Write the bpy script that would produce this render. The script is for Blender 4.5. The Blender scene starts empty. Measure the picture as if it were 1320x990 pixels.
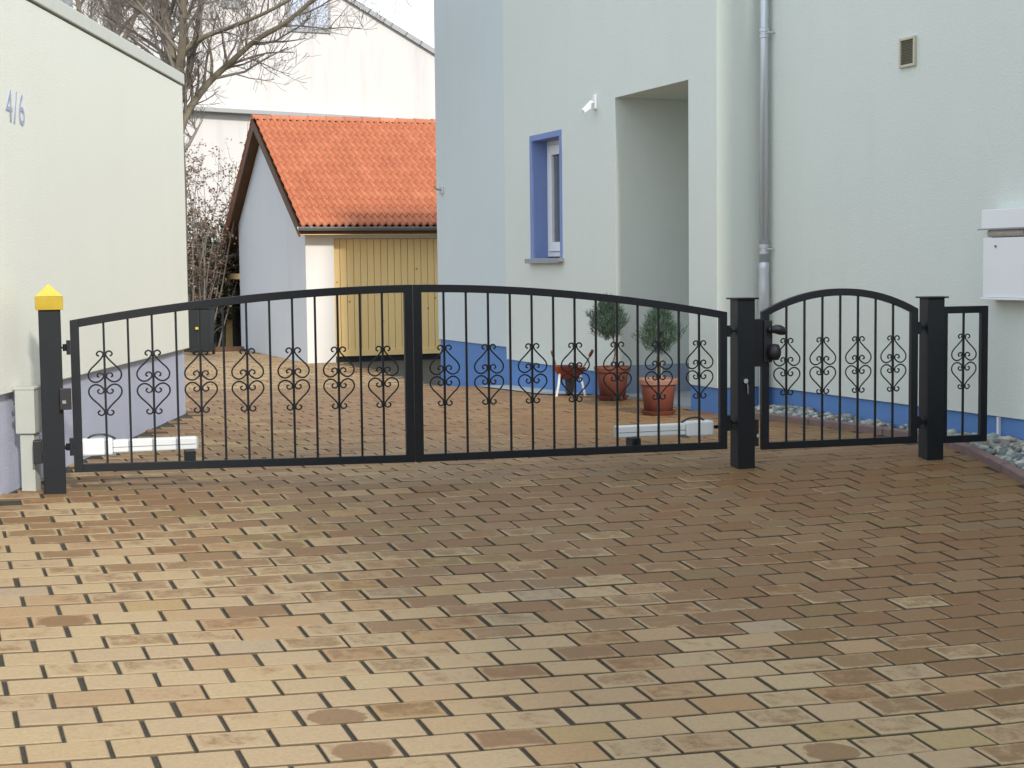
import bpy, bmesh, math, random
from mathutils import Vector, Matrix, noise
random.seed(7)
PI = math.pi
scene = bpy.context.scene
COL = scene.collection

# ------------------------------------------------------------------ camera
HC, F, YH, ROLL = 1.4, 2000.0, 345.0, 0.0115
PITCH = math.atan((495 - YH) / F)
cr, sr = math.cos(ROLL), math.sin(ROLL)
FW = Vector((0, math.cos(PITCH), -math.sin(PITCH)))
UP0 = Vector((0, math.sin(PITCH), math.cos(PITCH)))
RT0 = Vector((1, 0, 0))
RT = cr * RT0 - sr * UP0
UPV = sr * RT0 + cr * UP0
cam_d = bpy.data.cameras.new('camera')
cam = bpy.data.objects.new('camera', cam_d)
COL.objects.link(cam)
cam.matrix_world = Matrix(((RT.x, UPV.x, -FW.x, 0), (RT.y, UPV.y, -FW.y, 0), (RT.z, UPV.z, -FW.z, HC), (0, 0, 0, 1)))
cam_d.sensor_width = 36
cam_d.lens = 36 * F / 1320
cam_d.clip_end = 2000
scene.camera = cam
CAM = Vector((0, 0, HC))

def ray(px, py):
    return RT * (px - 660) + UPV * (495 - py) + FW * F

def smooth(a, b, x):
    t = max(0, min(1, (x - a) / (b - a)))
    return t * t * (3 - 2 * t)

def lerp(a, b, t): return a + (b - a) * t
def interp(tab, x):
    if x <= tab[0][0]: return tab[0][1]
    for (a, b), (c, d) in zip(tab, tab[1:]):
        if x <= c: return lerp(b, d, (x - a) / (c - a))
    return tab[-1][1]

# ------------------------------------------------------------------ ground shape: a ramp up to the gate, then nearly level
SC = 1.04
def ramp(X, Y):
    X = max(-4.2, min(4.6, X)); Y = max(-1.0, Y)
    x, y = X / SC, Y / SC
    z = -.0339 * x + .0693 * (y - 10) + .0009 * (y - 10) ** 2 + .0094 * x * (y - 10)
    return HC + SC * (z - HC)
def gate_line(X): return 9.75 + .3006 * (max(-4.2, min(4.6, X)) + 2.9)
DROP = [(15, 0), (16.7, 0), (17.6, -.045), (18.2, -.09), (20.3, -.145), (21.4, -.24), (22.9, -.36), (25, -.33), (27.8, -.27), (200, -.27)]
def gz(X, Y):
    L = gate_line(X)
    if Y <= L: return ramp(X, Y)
    zl = ramp(X, L)
    return zl * (1 - smooth(15, 19, Y)) + interp(DROP, Y)

def on_ground(px, py, dz=0.0):
    d = ray(px, py); t0 = 0.3 / F
    t = 2.0 / d.y; step = .02 / d.y
    while t < 80 / d.y:
        p = CAM + d * t
        if p.z < gz(p.x, p.y) + dz: return p
        t += step
    return p

# ------------------------------------------------------------------ mesh builder
WO = {}
def worig(o): return WO.get(o.name, Vector((0, 0, 0))) if o else Vector((0, 0, 0))

class MB:
    def __init__(s):
        s.v = []; s.f = []; s.mi = []
    def add(s, vs, fs, m=0):
        b = len(s.v)
        s.v += [Vector(v) for v in vs]
        s.f += [tuple(b + i for i in f) for f in fs]
        s.mi += [m] * len(fs)
        return s
    def frame_box(s, o, ax, ay, az, x0, x1, y0, y1, z0, z1, m=0):
        P = [o + ax * x + ay * y + az * z for z in (z0, z1) for (x, y) in ((x0, y0), (x1, y0), (x1, y1), (x0, y1))]
        return s.add(P, [(3, 2, 1, 0), (4, 5, 6, 7), (0, 1, 5, 4), (1, 2, 6, 5), (2, 3, 7, 6), (3, 0, 4, 7)], m)
    def box(s, x0, x1, y0, y1, z0, z1, m=0):
        return s.frame_box(Vector((0, 0, 0)), Vector((1, 0, 0)), Vector((0, 1, 0)), Vector((0, 0, 1)), x0, x1, y0, y1, z0, z1, m)
    def quad(s, a, b, c, d, m=0): return s.add([a, b, c, d], [(0, 1, 2, 3)], m)
    def tube(s, pts, r, n=8, cap=True, m=0):
        pts = [Vector(p) for p in pts]; k = len(pts)
        if not hasattr(r, '__len__'): r = [r] * k
        t0 = (pts[1] - pts[0]).normalized()
        a = t0.orthogonal().normalized()
        vs = []; fs = []
        for i, p in enumerate(pts):
            t = (pts[min(i + 1, k - 1)] - pts[max(i - 1, 0)])
            t = t.normalized() if t.length > 1e-9 else t0
            a = (a - t * a.dot(t))
            a = a.normalized() if a.length > 1e-6 else t.orthogonal().normalized()
            b = t.cross(a)
            for j in range(n):
                q = 2 * PI * j / n
                vs.append(p + (a * math.cos(q) + b * math.sin(q)) * r[i])
        for i in range(k - 1):
            for j in range(n):
                j2 = (j + 1) % n
                fs.append((i * n + j, i * n + j2, (i + 1) * n + j2, (i + 1) * n + j))
        if cap:
            fs.append(tuple(range(n - 1, -1, -1))); fs.append(tuple((k - 1) * n + j for j in range(n)))
        return s.add(vs, fs, m)
    def lathe(s, c, prof, n=28, m=0):
        c = Vector(c); vs = []; fs = []; k = len(prof)
        for (r, z) in prof:
            for j in range(n):
                q = 2 * PI * j / n
                vs.append(c + Vector((r * math.cos(q), r * math.sin(q), z)))
        for i in range(k - 1):
            for j in range(n):
                j2 = (j + 1) % n
                fs.append((i * n + j, i * n + j2, (i + 1) * n + j2, (i + 1) * n + j))
        return s.add(vs, fs, m)
    def prism(s, poly, off, m=0):
        poly = [Vector(p) for p in poly]; n = len(poly); off = Vector(off)
        vs = poly + [p + off for p in poly]
        fs = [tuple(range(n)), tuple(range(2 * n - 1, n - 1, -1))]
        fs += [(i, i + n, (i + 1) % n + n, (i + 1) % n) for i in range(n)]
        return s.add(vs, fs, m)
    def build(s, name, mat, parent=None, origin=None, smooth_=False, bevel=0, fix=True):
        o_w = Vector(origin) if origin is not None else worig(parent)
        me = bpy.data.meshes.new(name)
        me.from_pydata([tuple(v - o_w) for v in s.v], [], s.f)
        mats = mat if isinstance(mat, (list, tuple)) else [mat]
        for q in mats: me.materials.append(q)
        if len(mats) > 1:
            me.polygons.foreach_set('material_index', s.mi)
        if fix:
            bm = bmesh.new(); bm.from_mesh(me)
            bmesh.ops.recalc_face_normals(bm, faces=bm.faces)
            bm.to_mesh(me); bm.free()
        if smooth_:
            for p in me.polygons: p.use_smooth = True
        me.update()
        ob = bpy.data.objects.new(name, me); COL.objects.link(ob)
        if parent: ob.parent = parent
        ob.location = o_w - worig(parent)
        WO[ob.name] = o_w
        if bevel:
            b = ob.modifiers.new('bevel', 'BEVEL'); b.width = bevel; b.segments = 2; b.limit_method = 'ANGLE'
            b.angle_limit = math.radians(35); b.harden_normals = False
        return ob

def tag(o, label=None, cat=None, group=None, kind=None):
    if label: o['label'] = label
    if cat: o['category'] = cat
    if group: o['group'] = group
    if kind: o['kind'] = kind
    return o
def thing(name, loc, label, cat, group=None):
    o = bpy.data.objects.new(name, None); COL.objects.link(o)
    o.location = loc; o.empty_display_size = .1; WO[o.name] = Vector(loc)
    return tag(o, label, cat, group)
def dup_part(ob, parent, world):
    c = ob.copy(); COL.objects.link(c); c.parent = parent
    c.location = Vector(world) - worig(parent); WO[c.name] = Vector(world)
    return c

# ------------------------------------------------------------------ materials
def new_mat(name):
    m = bpy.data.materials.new(name); m.use_nodes = True
    return m, m.node_tree.nodes, m.node_tree.links, m.node_tree.nodes['Principled BSDF']
def mathn(N, L, op, a, b=None, c=None):
    n = N.new('ShaderNodeMath'); n.operation = op
    for i, x in enumerate((a, b, c)):
        if x is None: continue
        if isinstance(x, (int, float)): n.inputs[i].default_value = x
        else: L.new(x, n.inputs[i])
    return n.outputs[0]
def mixc(N, L, f, a, b, mode='MIX'):
    n = N.new('ShaderNodeMix'); n.data_type = 'RGBA'; n.blend_type = mode
    for k, x in ((0, f), (6, a), (7, b)):
        if isinstance(x, (int, float)): n.inputs[k].default_value = x
        elif isinstance(x, tuple): n.inputs[k].default_value = (*x, 1) if len(x) == 3 else x
        else: L.new(x, n.inputs[k])
    return n.outputs[2]
def noise_n(N, L, scale, detail=4, rough=.55, vec=None, stretch=None, dist=0):
    tc = N.new('ShaderNodeTexCoord'); src = vec or tc.outputs['Object']
    if stretch:
        mp = N.new('ShaderNodeMapping'); mp.inputs['Scale'].default_value = stretch
        L.new(src, mp.inputs[0]); src = mp.outputs[0]
    n = N.new('ShaderNodeTexNoise'); n.inputs['Scale'].default_value = scale
    n.inputs['Detail'].default_value = detail; n.inputs['Roughness'].default_value = rough
    n.inputs['Distortion'].default_value = dist
    L.new(src, n.inputs['Vector'])
    return n.outputs['Fac']
def ramp_n(N, L, fac, stops, interp_='LINEAR'):
    r = N.new('ShaderNodeValToRGB'); r.color_ramp.interpolation = interp_
    e = r.color_ramp.elements
    while len(e) < len(stops): e.new(.5)
    for i, (p, c) in enumerate(stops):
        e[i].position = p; e[i].color = (*c, 1) if len(c) == 3 else c
    L.new(fac, r.inputs[0]); return r.outputs[0]
def bump(N, L, bs, h, strength=.3, dist=.01):
    b = N.new('ShaderNodeBump'); b.inputs['Strength'].default_value = strength; b.inputs['Distance'].default_value = dist
    L.new(h, b.inputs['Height']); L.new(b.outputs[0], bs.inputs['Normal'])

def simple(name, col, rough=.6, metal=0, var=.12, scale=6, bumps=0, bscale=80, stretch=None, spec=None, detail=5):
    m, N, L, b = new_mat(name)
    f = noise_n(N, L, scale, detail, .6, stretch=stretch)
    c = mixc(N, L, f, tuple(x * (1 - var) for x in col), tuple(min(1, x * (1 + var)) for x in col))
    L.new(c, b.inputs['Base Color'])
    b.inputs['Roughness'].default_value = rough; b.inputs['Metallic'].default_value = metal
    if spec is not None: b.inputs['Specular IOR Level'].default_value = spec
    if bumps: bump(N, L, b, noise_n(N, L, bscale, 3, .6), bumps, .004)
    return m

def render_mat(name, col, streak=.05, dirt=(.55, .55, .5), grain=.35):
    """scraped outdoor render: fine grain, broad uneven tone, faint run-off streaks"""
    m, N, L, b = new_mat(name)
    broad = noise_n(N, L, .7, 5, .55)
    c = mixc(N, L, broad, tuple(x * .955 for x in col), tuple(min(.9, x * 1.03) for x in col))
    st = noise_n(N, L, 2.2, 5, .6, stretch=(1, 1, .12))
    sm = ramp_n(N, L, st, [(.52, (0, 0, 0)), (.75, (1, 1, 1))])
    c = mixc(N, L, mathn(N, L, 'MULTIPLY', sm, streak * 2.2), c, tuple(a * d for a, d in zip(col, dirt)))
    g = noise_n(N, L, 140, 2, .7)
    c = mixc(N, L, mathn(N, L, 'MULTIPLY', g, .14), c, tuple(x * .72 for x in col))
    L.new(c, b.inputs['Base Color']); b.inputs['Roughness'].default_value = .93
    b.inputs['Specular IOR Level'].default_value = .2
    bump(N, L, b, noise_n(N, L, 62, 4, .75), grain * 1.5, .007)
    return m

M = {}
M['cream'] = render_mat('cream_render', (.89, .89, .79), streak=.015)
M['house'] = render_mat('house_render', (.69, .735, .68), streak=.03, grain=.5)
M['houseblue'] = render_mat('pale_blue_render', (.63, .70, .705), streak=.03, grain=.5)
M['lilac'] = render_mat('lilac_plinth', (.54, .56, .69), streak=.12, grain=.6)
M['blue'] = render_mat('blue_plinth', (.13, .26, .55), streak=.12, grain=.5)
M['greyblue'] = render_mat('grey_blue_plinth', (.30, .36, .45), streak=.1)
M['garagewhite'] = render_mat('white_render', (.72, .69, .645), streak=.06)
M['garagegrey'] = render_mat('gable_render', (.68, .69, .70), streak=.05)
M['farwhite'] = render_mat('far_white_render', (.60, .58, .56), streak=.14)
M['fargrey'] = simple('far_ledge', (.33, .33, .33), .8)
M['coping'] = simple('roof_coping', (.66, .67, .60), .6, var=.06)
M['iron'] = simple('anthracite_paint', (.009, .011, .0145), .45, 0, .3, 9, .15, 160, spec=.3)
M['black'] = simple('black_plastic', (.012, .012, .014), .45)
M['white_al'] = simple('white_coated_metal', (.74, .77, .78), .38, 0, .06, 5)
M['boxgrey'] = simple('grey_enamel', (.42, .44, .40), .5, 0, .08, 8)
M['zinc'] = simple('zinc_pipe', (.56, .59, .63), .36, .5, .15, 5, stretch=(1, 1, .2))
M['chrome'] = simple('chrome', (.7, .7, .7), .2, 1, .05)
M['brass'] = simple('brass', (.6, .42, .12), .3, 1, .05)
M['violet'] = simple('violet_window_paint', (.19, .265, .51), .85, 0, .08, 3, .3, 90)
M['pvc'] = simple('white_pvc', (.78, .79, .80), .3, 0, .03)
M['sill'] = simple('grey_sill', (.27, .29, .33), .5, .3, .08)
M['number'] = simple('grey_blue_number', (.40, .44, .58), .6, 0, .1)
M['terra'] = simple('terracotta', (.17, .048, .027), .75, 0, .2, 7, .2, 60)
M['terrapale'] = simple('pale_terracotta_rim', (.29, .145, .105), .8, 0, .2, 9, .2, 60)
M['soil'] = simple('potting_soil', (.03, .02, .014), .95, 0, .4, 40, .6, 60)
M['stem'] = simple('thin_stem_bark', (.16, .12, .08), .9, 0, .3, 30)
M['kerb'] = simple('purple_kerb_concrete', (.20, .135, .125), .9, 0, .25, 14, .5, 120)
M['slab'] = simple('grey_slab', (.30, .32, .33), .85, 0, .15, 5, .3, 90)
M['gutter'] = simple('grey_gutter', (.30, .31, .32), .45, .6, .15)
M['brownwood'] = simple('brown_stained_wood', (.11, .052, .022), .7, 0, .3, 6, .2, 40, stretch=(1, 1, .3))
M['shedshade'] = simple('lean_to_shade_boards', (.028, .022, .018), .85, 0, .3, 6)  # near black: carries the shade inside the lean-to
M['redplastic'] = simple('red_plastic', (.20, .038, .02), .5)
M['whitepaint'] = simple('white_painted_wood', (.62, .62, .58), .5, 0, .1, 12)
M['bin'] = simple('dark_green_plastic', (.013, .018, .019), .5)
M['cane'] = simple('bamboo_cane', (.36, .28, .17), .7)
M['ventbeige'] = simple('beige_vent', (.52, .49, .36), .6)
M['ventdark'] = simple('vent_mesh', (.17, .155, .11), .8)
M['paper'] = simple('newsprint', (.42, .38, .33), .9, 0, .35, 30)
M['galv'] = simple('dull_metal', (.2, .21, .22), .5, .6)

def glass_mat():
    m, N, L, b = new_mat('window_glass')
    b.inputs['Base Color'].default_value = (.10, .12, .14, 1); b.inputs['Roughness'].default_value = .04
    b.inputs['Specular IOR Level'].default_value = .9
    return m
M['glass'] = glass_mat()

def amber():
    m, N, L, b = new_mat('amber_cap')
    f = noise_n(N, L, 9, 4)
    L.new(mixc(N, L, f, (.50, .37, .03), (.66, .53, .09)), b.inputs['Base Color'])
    b.inputs['Roughness'].default_value = .32
    b.inputs['Subsurface Weight'].default_value = .0
    b.inputs['Subsurface Radius'].default_value = (.03, .02, .005)
    return m
M['amber'] = amber()
M['ambershade'] = simple('amber_band_shade', (.42, .29, .02), .3, 0, .25, 18)  # darker copy of the amber: the band's shading put into its colour

def brick_mat():
    m, N, L, b = new_mat('clinker_paver')
    at = N.new('ShaderNodeAttribute'); at.attribute_name = 'brick'
    sp = N.new('ShaderNodeSeparateColor'); L.new(at.outputs['Color'], sp.inputs[0])
    uv = N.new('ShaderNodeUVMap'); uv.uv_map = 'UVMap'
    su = N.new('ShaderNodeSeparateXYZ'); L.new(uv.outputs[0], su.inputs[0])
    u, v = su.outputs[0], su.outputs[1]
    eu = mathn(N, L, 'MULTIPLY', mathn(N, L, 'MINIMUM', u, mathn(N, L, 'SUBTRACT', 1, u)), .26)
    ev = mathn(N, L, 'MULTIPLY', mathn(N, L, 'MINIMUM', v, mathn(N, L, 'SUBTRACT', 1, v)), .165)
    e = mathn(N, L, 'MINIMUM', eu, ev)
    # offset the noise per brick so patterns do not run across joints
    tc = N.new('ShaderNodeTexCoord')
    cmb = N.new('ShaderNodeCombineXYZ')
    L.new(mathn(N, L, 'MULTIPLY', sp.outputs[2], 37), cmb.inputs[2])
    ad = N.new('ShaderNodeVectorMath'); ad.operation = 'ADD'
    L.new(tc.outputs['Object'], ad.inputs[0]); L.new(cmb.outputs[0], ad.inputs[1])
    vec = ad.outputs[0]
    n1 = noise_n(N, L, 11, 9, .72, vec=vec, dist=.3)
    n2 = noise_n(N, L, 60, 4, .65, vec=vec)
    base = ramp_n(N, L, sp.outputs[0], [(0, (.415, .300, .182)), (.15, (.390, .276, .176)), (.30, (.405, .284, .170)), (.45, (.380, .255, .155)), (.60, (.365, .238, .138)), (.76, (.350, .215, .115)), (.86, (.36, .265, .135)), (.94, (.36, .262, .195)), (1, (.310, .185, .110))])
    mot = mathn(N, L, 'MULTIPLY_ADD', n2, .55, .72)
    base = mixc(N, L, 1.0, base, mot, 'MULTIPLY'); base = mixc(N, L, 1.0, base, (.90, .915, .85), 'MULTIPLY')
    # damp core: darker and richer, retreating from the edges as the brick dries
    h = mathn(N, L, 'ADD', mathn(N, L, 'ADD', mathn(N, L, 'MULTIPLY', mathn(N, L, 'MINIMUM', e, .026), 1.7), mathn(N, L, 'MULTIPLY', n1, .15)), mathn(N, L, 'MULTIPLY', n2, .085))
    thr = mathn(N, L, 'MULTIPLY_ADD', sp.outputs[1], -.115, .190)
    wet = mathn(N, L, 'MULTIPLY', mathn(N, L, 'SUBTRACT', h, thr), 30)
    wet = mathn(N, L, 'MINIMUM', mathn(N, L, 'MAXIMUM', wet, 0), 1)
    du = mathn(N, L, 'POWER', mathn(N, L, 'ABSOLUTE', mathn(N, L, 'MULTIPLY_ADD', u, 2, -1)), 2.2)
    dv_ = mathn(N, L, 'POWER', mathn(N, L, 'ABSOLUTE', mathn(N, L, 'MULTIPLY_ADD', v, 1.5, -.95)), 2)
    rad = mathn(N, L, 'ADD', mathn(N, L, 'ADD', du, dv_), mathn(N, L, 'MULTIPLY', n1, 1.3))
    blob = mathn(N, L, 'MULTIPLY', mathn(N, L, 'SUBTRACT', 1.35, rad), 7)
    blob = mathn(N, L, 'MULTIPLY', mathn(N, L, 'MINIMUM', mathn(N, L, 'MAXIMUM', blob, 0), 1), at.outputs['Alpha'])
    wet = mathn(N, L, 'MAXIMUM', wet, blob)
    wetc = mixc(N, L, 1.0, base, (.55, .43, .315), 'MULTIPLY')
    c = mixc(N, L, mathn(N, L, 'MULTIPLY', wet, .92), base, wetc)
    dirt = mathn(N, L, 'MINIMUM', mathn(N, L, 'MAXIMUM', mathn(N, L, 'MULTIPLY', mathn(N, L, 'SUBTRACT', mathn(N, L, 'MULTIPLY_ADD', n2, .005, .0012), e), 500), 0), 1)
    c = mixc(N, L, mathn(N, L, 'MULTIPLY', dirt, .8), c, (.078, .061, .040))
    L.new(c, b.inputs['Base Color'])
    L.new(mathn(N, L, 'MULTIPLY_ADD', wet, -.28, .88), b.inputs['Roughness'])
    b.inputs['Specular IOR Level'].default_value = .3
    bump(N, L, b, mathn(N, L, 'ADD', n2, n1), .35, .004)
    return m
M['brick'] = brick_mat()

def ground_mat():
    m, N, L, b = new_mat('joint_grit_and_earth')
    f = noise_n(N, L, 190, 3, .75)
    c = ramp_n(N, L, f, [(.38, (.022, .018, .013)), (.54, (.048, .040, .030)), (.72, (.19, .17, .135))])
    g = noise_n(N, L, 1.6, 4)
    c = mixc(N, L, mathn(N, L, 'MULTIPLY', g, .5), c, (.045, .045, .018))
    L.new(c, b.inputs['Base Color']); b.inputs['Roughness'].default_value = .95
    bump(N, L, b, f, .8, .008)
    return m
M['ground'] = ground_mat()

def tile_mat():
    m, N, L, b = new_mat('clay_roof_tile')
    at = N.new('ShaderNodeAttribute'); at.attribute_name = 'tone'
    f = noise_n(N, L, 5, 5)
    c = ramp_n(N, L, at.outputs['Fac'], [(0, (.38, .125, .058)), (.5, (.45, .155, .072)), (1, (.52, .195, .10))])
    c = mixc(N, L, mathn(N, L, 'MULTIPLY', f, .3), c, (.38, .125, .06))
    L.new(c, b.inputs['Base Color']); b.inputs['Roughness'].default_value = .7
    bump(N, L, b, noise_n(N, L, 60, 3), .2, .004)
    return m
M['tile'] = tile_mat()

def board_mat(name, a, bcol, knots=True):
    m, N, L, b = new_mat(name)
    f = noise_n(N, L, 3.5, 6, .6, stretch=(6, 6, .5), dist=.6)
    c = mixc(N, L, f, a, bcol)
    vo = N.new('ShaderNodeTexVoronoi'); vo.inputs['Scale'].default_value = 3.2
    tc = N.new('ShaderNodeTexCoord'); L.new(tc.outputs['Object'], vo.inputs['Vector'])
    k = mathn(N, L, 'LESS_THAN', vo.outputs['Distance'], .07)
    if knots: c = mixc(N, L, mathn(N, L, 'MULTIPLY', k, .6), c, (.22, .09, .03))
    L.new(c, b.inputs['Base Color']); b.inputs['Roughness'].default_value = .55
    return m
M['pine'] = board_mat('varnished_pine', (.78, .53, .20), (.88, .65, .31))

def bark_mat(name, a, bcol):
    m, N, L, b = new_mat(name)
    f = noise_n(N, L, 9, 6, .65, stretch=(1, 1, .35))
    L.new(mixc(N, L, f, a, bcol), b.inputs['Base Color']); b.inputs['Roughness'].default_value = .9
    bump(N, L, b, f, .6, .02)
    return m
M['bark'] = bark_mat('grey_green_bark', (.085, .07, .052), (.25, .215, .15))
M['twig'] = bark_mat('twig_bark', (.13, .112, .095), (.27, .235, .205))

def leaf_mat(name, stops, trans=.15):
    m, N, L, b = new_mat(name)
    at = N.new('ShaderNodeAttribute'); at.attribute_name = 'tone'
    L.new(ramp_n(N, L, at.outputs['Fac'], stops), b.inputs['Base Color'])
    b.inputs['Roughness'].default_value = .6
    return m
M['needle'] = leaf_mat('conifer_needles', [(0, (.035, .065, .045)), (.6, (.075, .125, .085)), (1, (.15, .21, .14))])
M['dryleaf'] = leaf_mat('dry_beech_leaves', [(0, (.09, .055, .030)), (.6, (.17, .11, .07)), (1, (.27, .19, .12))])
M['darkleaf'] = leaf_mat('dark_laurel_leaves', [(0, (.020, .032, .014)), (.6, (.045, .060, .028)), (1, (.10, .10, .055))])

def pebble_mat():
    m, N, L, b = new_mat('river_pebbles')
    at = N.new('ShaderNodeAttribute'); at.attribute_name = 'tone'
    c = ramp_n(N, L, at.outputs['Fac'], [(0, (.12, .145, .145)), (.35, (.27, .31, .30)), (.6, (.40, .43, .40)), (.8, (.56, .56, .52)), (.93, (.34, .27, .20)), (1, (.26, .16, .12))])
    f = noise_n(N, L, 35, 4)
    c = mixc(N, L, mathn(N, L, 'MULTIPLY', f, .35), c, (.10, .10, .09))
    L.new(c, b.inputs['Base Color']); b.inputs['Roughness'].default_value = .75
    return m
M['pebble'] = pebble_mat()

def set_tone(me, vals):
    a = me.attributes.new('tone', 'FLOAT', 'POINT'); a.data.foreach_set('value', vals)

# ------------------------------------------------------------------ frames
TH = .375                                            # the house is turned by this angle
E1 = Vector((-math.sin(TH), math.cos(TH), 0))        # along the drive, away
E2 = Vector((math.cos(TH), math.sin(TH), 0))         # into the house
Z = Vector((0, 0, 1))
H0 = Vector((2.0, 15.08, 0))                         # outer corner of the window wing
RC = H0 + E2 * .52                                   # inner corner with the downpipe
G0 = Vector((-3.66, 27.8, 0))                        # front left corner of the tiled garage
GP = 9.75; LW = -3.16                                # left building wall

# ================================================================== GROUND
def make_ground():
    xs = [-150, -60, -25] + [-14 + .5 * i for i in range(20)] + [-4 + .2 * i for i in range(45)] + [5.5, 7, 10, 20, 60, 150]
    ys = [-60, -15, -4] + [-1 + .25 * i for i in range(140)] + [36, 40, 60, 120, 400]
    vs = [(x, y, gz(x, y) - .0105) for y in ys for x in xs]
    nx = len(xs)
    fs = [(j * nx + i, j * nx + i + 1, (j + 1) * nx + i + 1, (j + 1) * nx + i) for j in range(len(ys) - 1) for i in range(nx - 1)]
    mb = MB().add(vs, fs)
    tag(mb.build('ground', M['ground']), kind='structure')
make_ground()

def wall_side(p):    # distance out from the facade (positive = on the drive)
    return (H0 - p).dot(E2)

# kerb line (outer foot)
KPX = [(955, 536), (973, 539.5), (1030, 546), (1090, 553.5), (1150, 562), (1190, 569), (1222, 577), (1256, 591), (1290, 608), (1322, 626)]
KP = [on_ground(*p) for p in KPX]
KP = [Vector((p.x, p.y, 0)) for p in KP]
d_ = (KP[-1] - KP[-2]).normalized()
KP.append(KP[-1] + d_ * 6.5)
def kerb_x(y):
    for a, b in zip(KP, KP[1:]):
        if b.y <= y <= a.y: return lerp(a.x, b.x, (a.y - y) / (a.y - b.y))
    return None

def make_pavers():
    spots = [on_ground(*q) for q in ((437, 919), (462, 968), (1068, 962), (370, 700))]
    x0, y0, th, pu, pv = -2.1503 * SC, 6.345 * SC, .3718, .2791 * SC, .1746 * SC
    cu = Vector((math.cos(th), math.sin(th), 0)); cv = Vector((math.sin(th), -math.cos(th), 0))
    V = []; Fc = []; UV = []; C = []
    R = random.Random(3)
    hj, bj = .0080, .0050     # half joint widths
    for row in range(-185, 34):
        shift = .5 if row % 2 else 0
        rj = R.uniform(-.03, .03)
        for col in range(-60, 60):
            u0 = col + shift + rj
            c = Vector((x0, y0, 0)) + cu * (pu * (u0 + .5)) + cv * (pv * row)
            if c.y < 1.5 or c.y > 32.2 or c.x < -9.5 or c.x > 5.6: continue
            if c.x < LW + .06 and c.y < 15.3: continue
            if c.y > 15.3 and wall_side(c) < 0.02: continue
            if c.y <= 15.3 and c.y > 11 and (RC - c).dot(E2) < .3: continue
            kx = kerb_x(c.y)
            if kx is not None and c.x > kx + .03 and c.y < 15.2: continue
            if c.y < 22 and abs(c.x / c.y) > .85: continue
            if (c - G0).dot(E1) > .05 and (c - G0).dot(E2) > .05: continue
            e1, e2, e3, e4 = [R.gauss(0, .002) for _ in range(4)]
            lu0, lu1 = -pu / 2 + hj + e1, pu / 2 - hj + e2
            lv0, lv1 = -pv / 2 + bj + e3 * .5, pv / 2 - bj + e4 * .5
            tz = R.gauss(0, .0013); ta, tb = R.gauss(0, .006), R.gauss(0, .007)
            ang = R.gauss(0, .004)
            # wetness in front of the gate rises away from the camera and to the right, with broad patches
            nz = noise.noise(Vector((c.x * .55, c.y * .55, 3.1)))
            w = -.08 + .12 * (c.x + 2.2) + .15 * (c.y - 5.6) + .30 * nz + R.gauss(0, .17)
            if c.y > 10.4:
                w = .50 + .10 * (c.x + 1.5) + .25 * nz + R.gauss(0, .13) + .35 * smooth(12.5, 14.5, c.y) * (1 - smooth(21, 24, c.y))  # past the gate: higher value, with a darker band across the drive
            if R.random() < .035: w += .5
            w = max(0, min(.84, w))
            # hue: clean beige in front, mixed brown, olive and mauve further in
            mix = max(0, min(.85, .04 + .10 * (c.x + 2.2) + .12 * (c.y - 5.6)))
            hue = R.uniform(0, .30) if R.random() > mix else R.uniform(.3, .93)
            rnd = R.random()
            near = c.y < 13
            ch = .006 if near else .004
            b0 = len(V)
            def P(a, b, dz):
                a2 = a * math.cos(ang) - b * math.sin(ang); b2 = a * math.sin(ang) + b * math.cos(ang)
                p = c + cu * a2 + cv * b2
                p.z = gz(p.x, p.y) + tz + a * ta + b * tb + dz
                return p
            outer = [(lu0, lv0), (lu1, lv0), (lu1, lv1), (lu0, lv1)]
            jj = lambda: abs(R.gauss(0, .0025)) + ch
            inner = [(lu0 + jj(), lv0 + jj()), (lu1 - jj(), lv0 + jj()), (lu1 - jj(), lv1 - jj()), (lu0 + jj(), lv1 - jj())]
            V += [P(a, b, -.03) for a, b in outer] + [P(a, b, -.004) for a, b in outer] + [P(a, b, 0) for a, b in inner]
            uvq = [(0, 0), (1, 0), (1, 1), (0, 1)]; uvi = [(.03, .04), (.97, .04), (.97, .96), (.03, .96)]
            uvs = uvq + uvq + uvi
            fs = [(8, 9, 10, 11)]
            for i in range(4):
                j = (i + 1) % 4
                fs += [(i, j, 4 + j, 4 + i), (4 + i, 4 + j, 8 + j, 8 + i)]
            for f in fs:
                f = f[::-1]
                Fc.append(tuple(b0 + k for k in f)); UV += [uvs[k] for k in f]
            sp_ = 1.0 if any(abs((c - q).dot(cu)) < pu * .5 and abs((c - q).dot(cv)) < pv * .5 for q in [Vector((k.x, k.y, 0)) for k in spots]) or R.random() < .004 else 0.0
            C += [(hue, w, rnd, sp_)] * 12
    me = bpy.data.meshes.new('driveway'); me.from_pydata([tuple(v) for v in V], [], Fc)
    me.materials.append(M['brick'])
    uvl = me.uv_layers.new(name='UVMap'); uvl.data.foreach_set('uv', [q for p in UV for q in p])
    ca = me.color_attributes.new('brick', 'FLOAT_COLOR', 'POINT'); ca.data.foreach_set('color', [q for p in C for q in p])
    me.update()
    o = bpy.data.objects.new('driveway', me); COL.objects.link(o); tag(o, kind='structure')
make_pavers()

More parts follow.
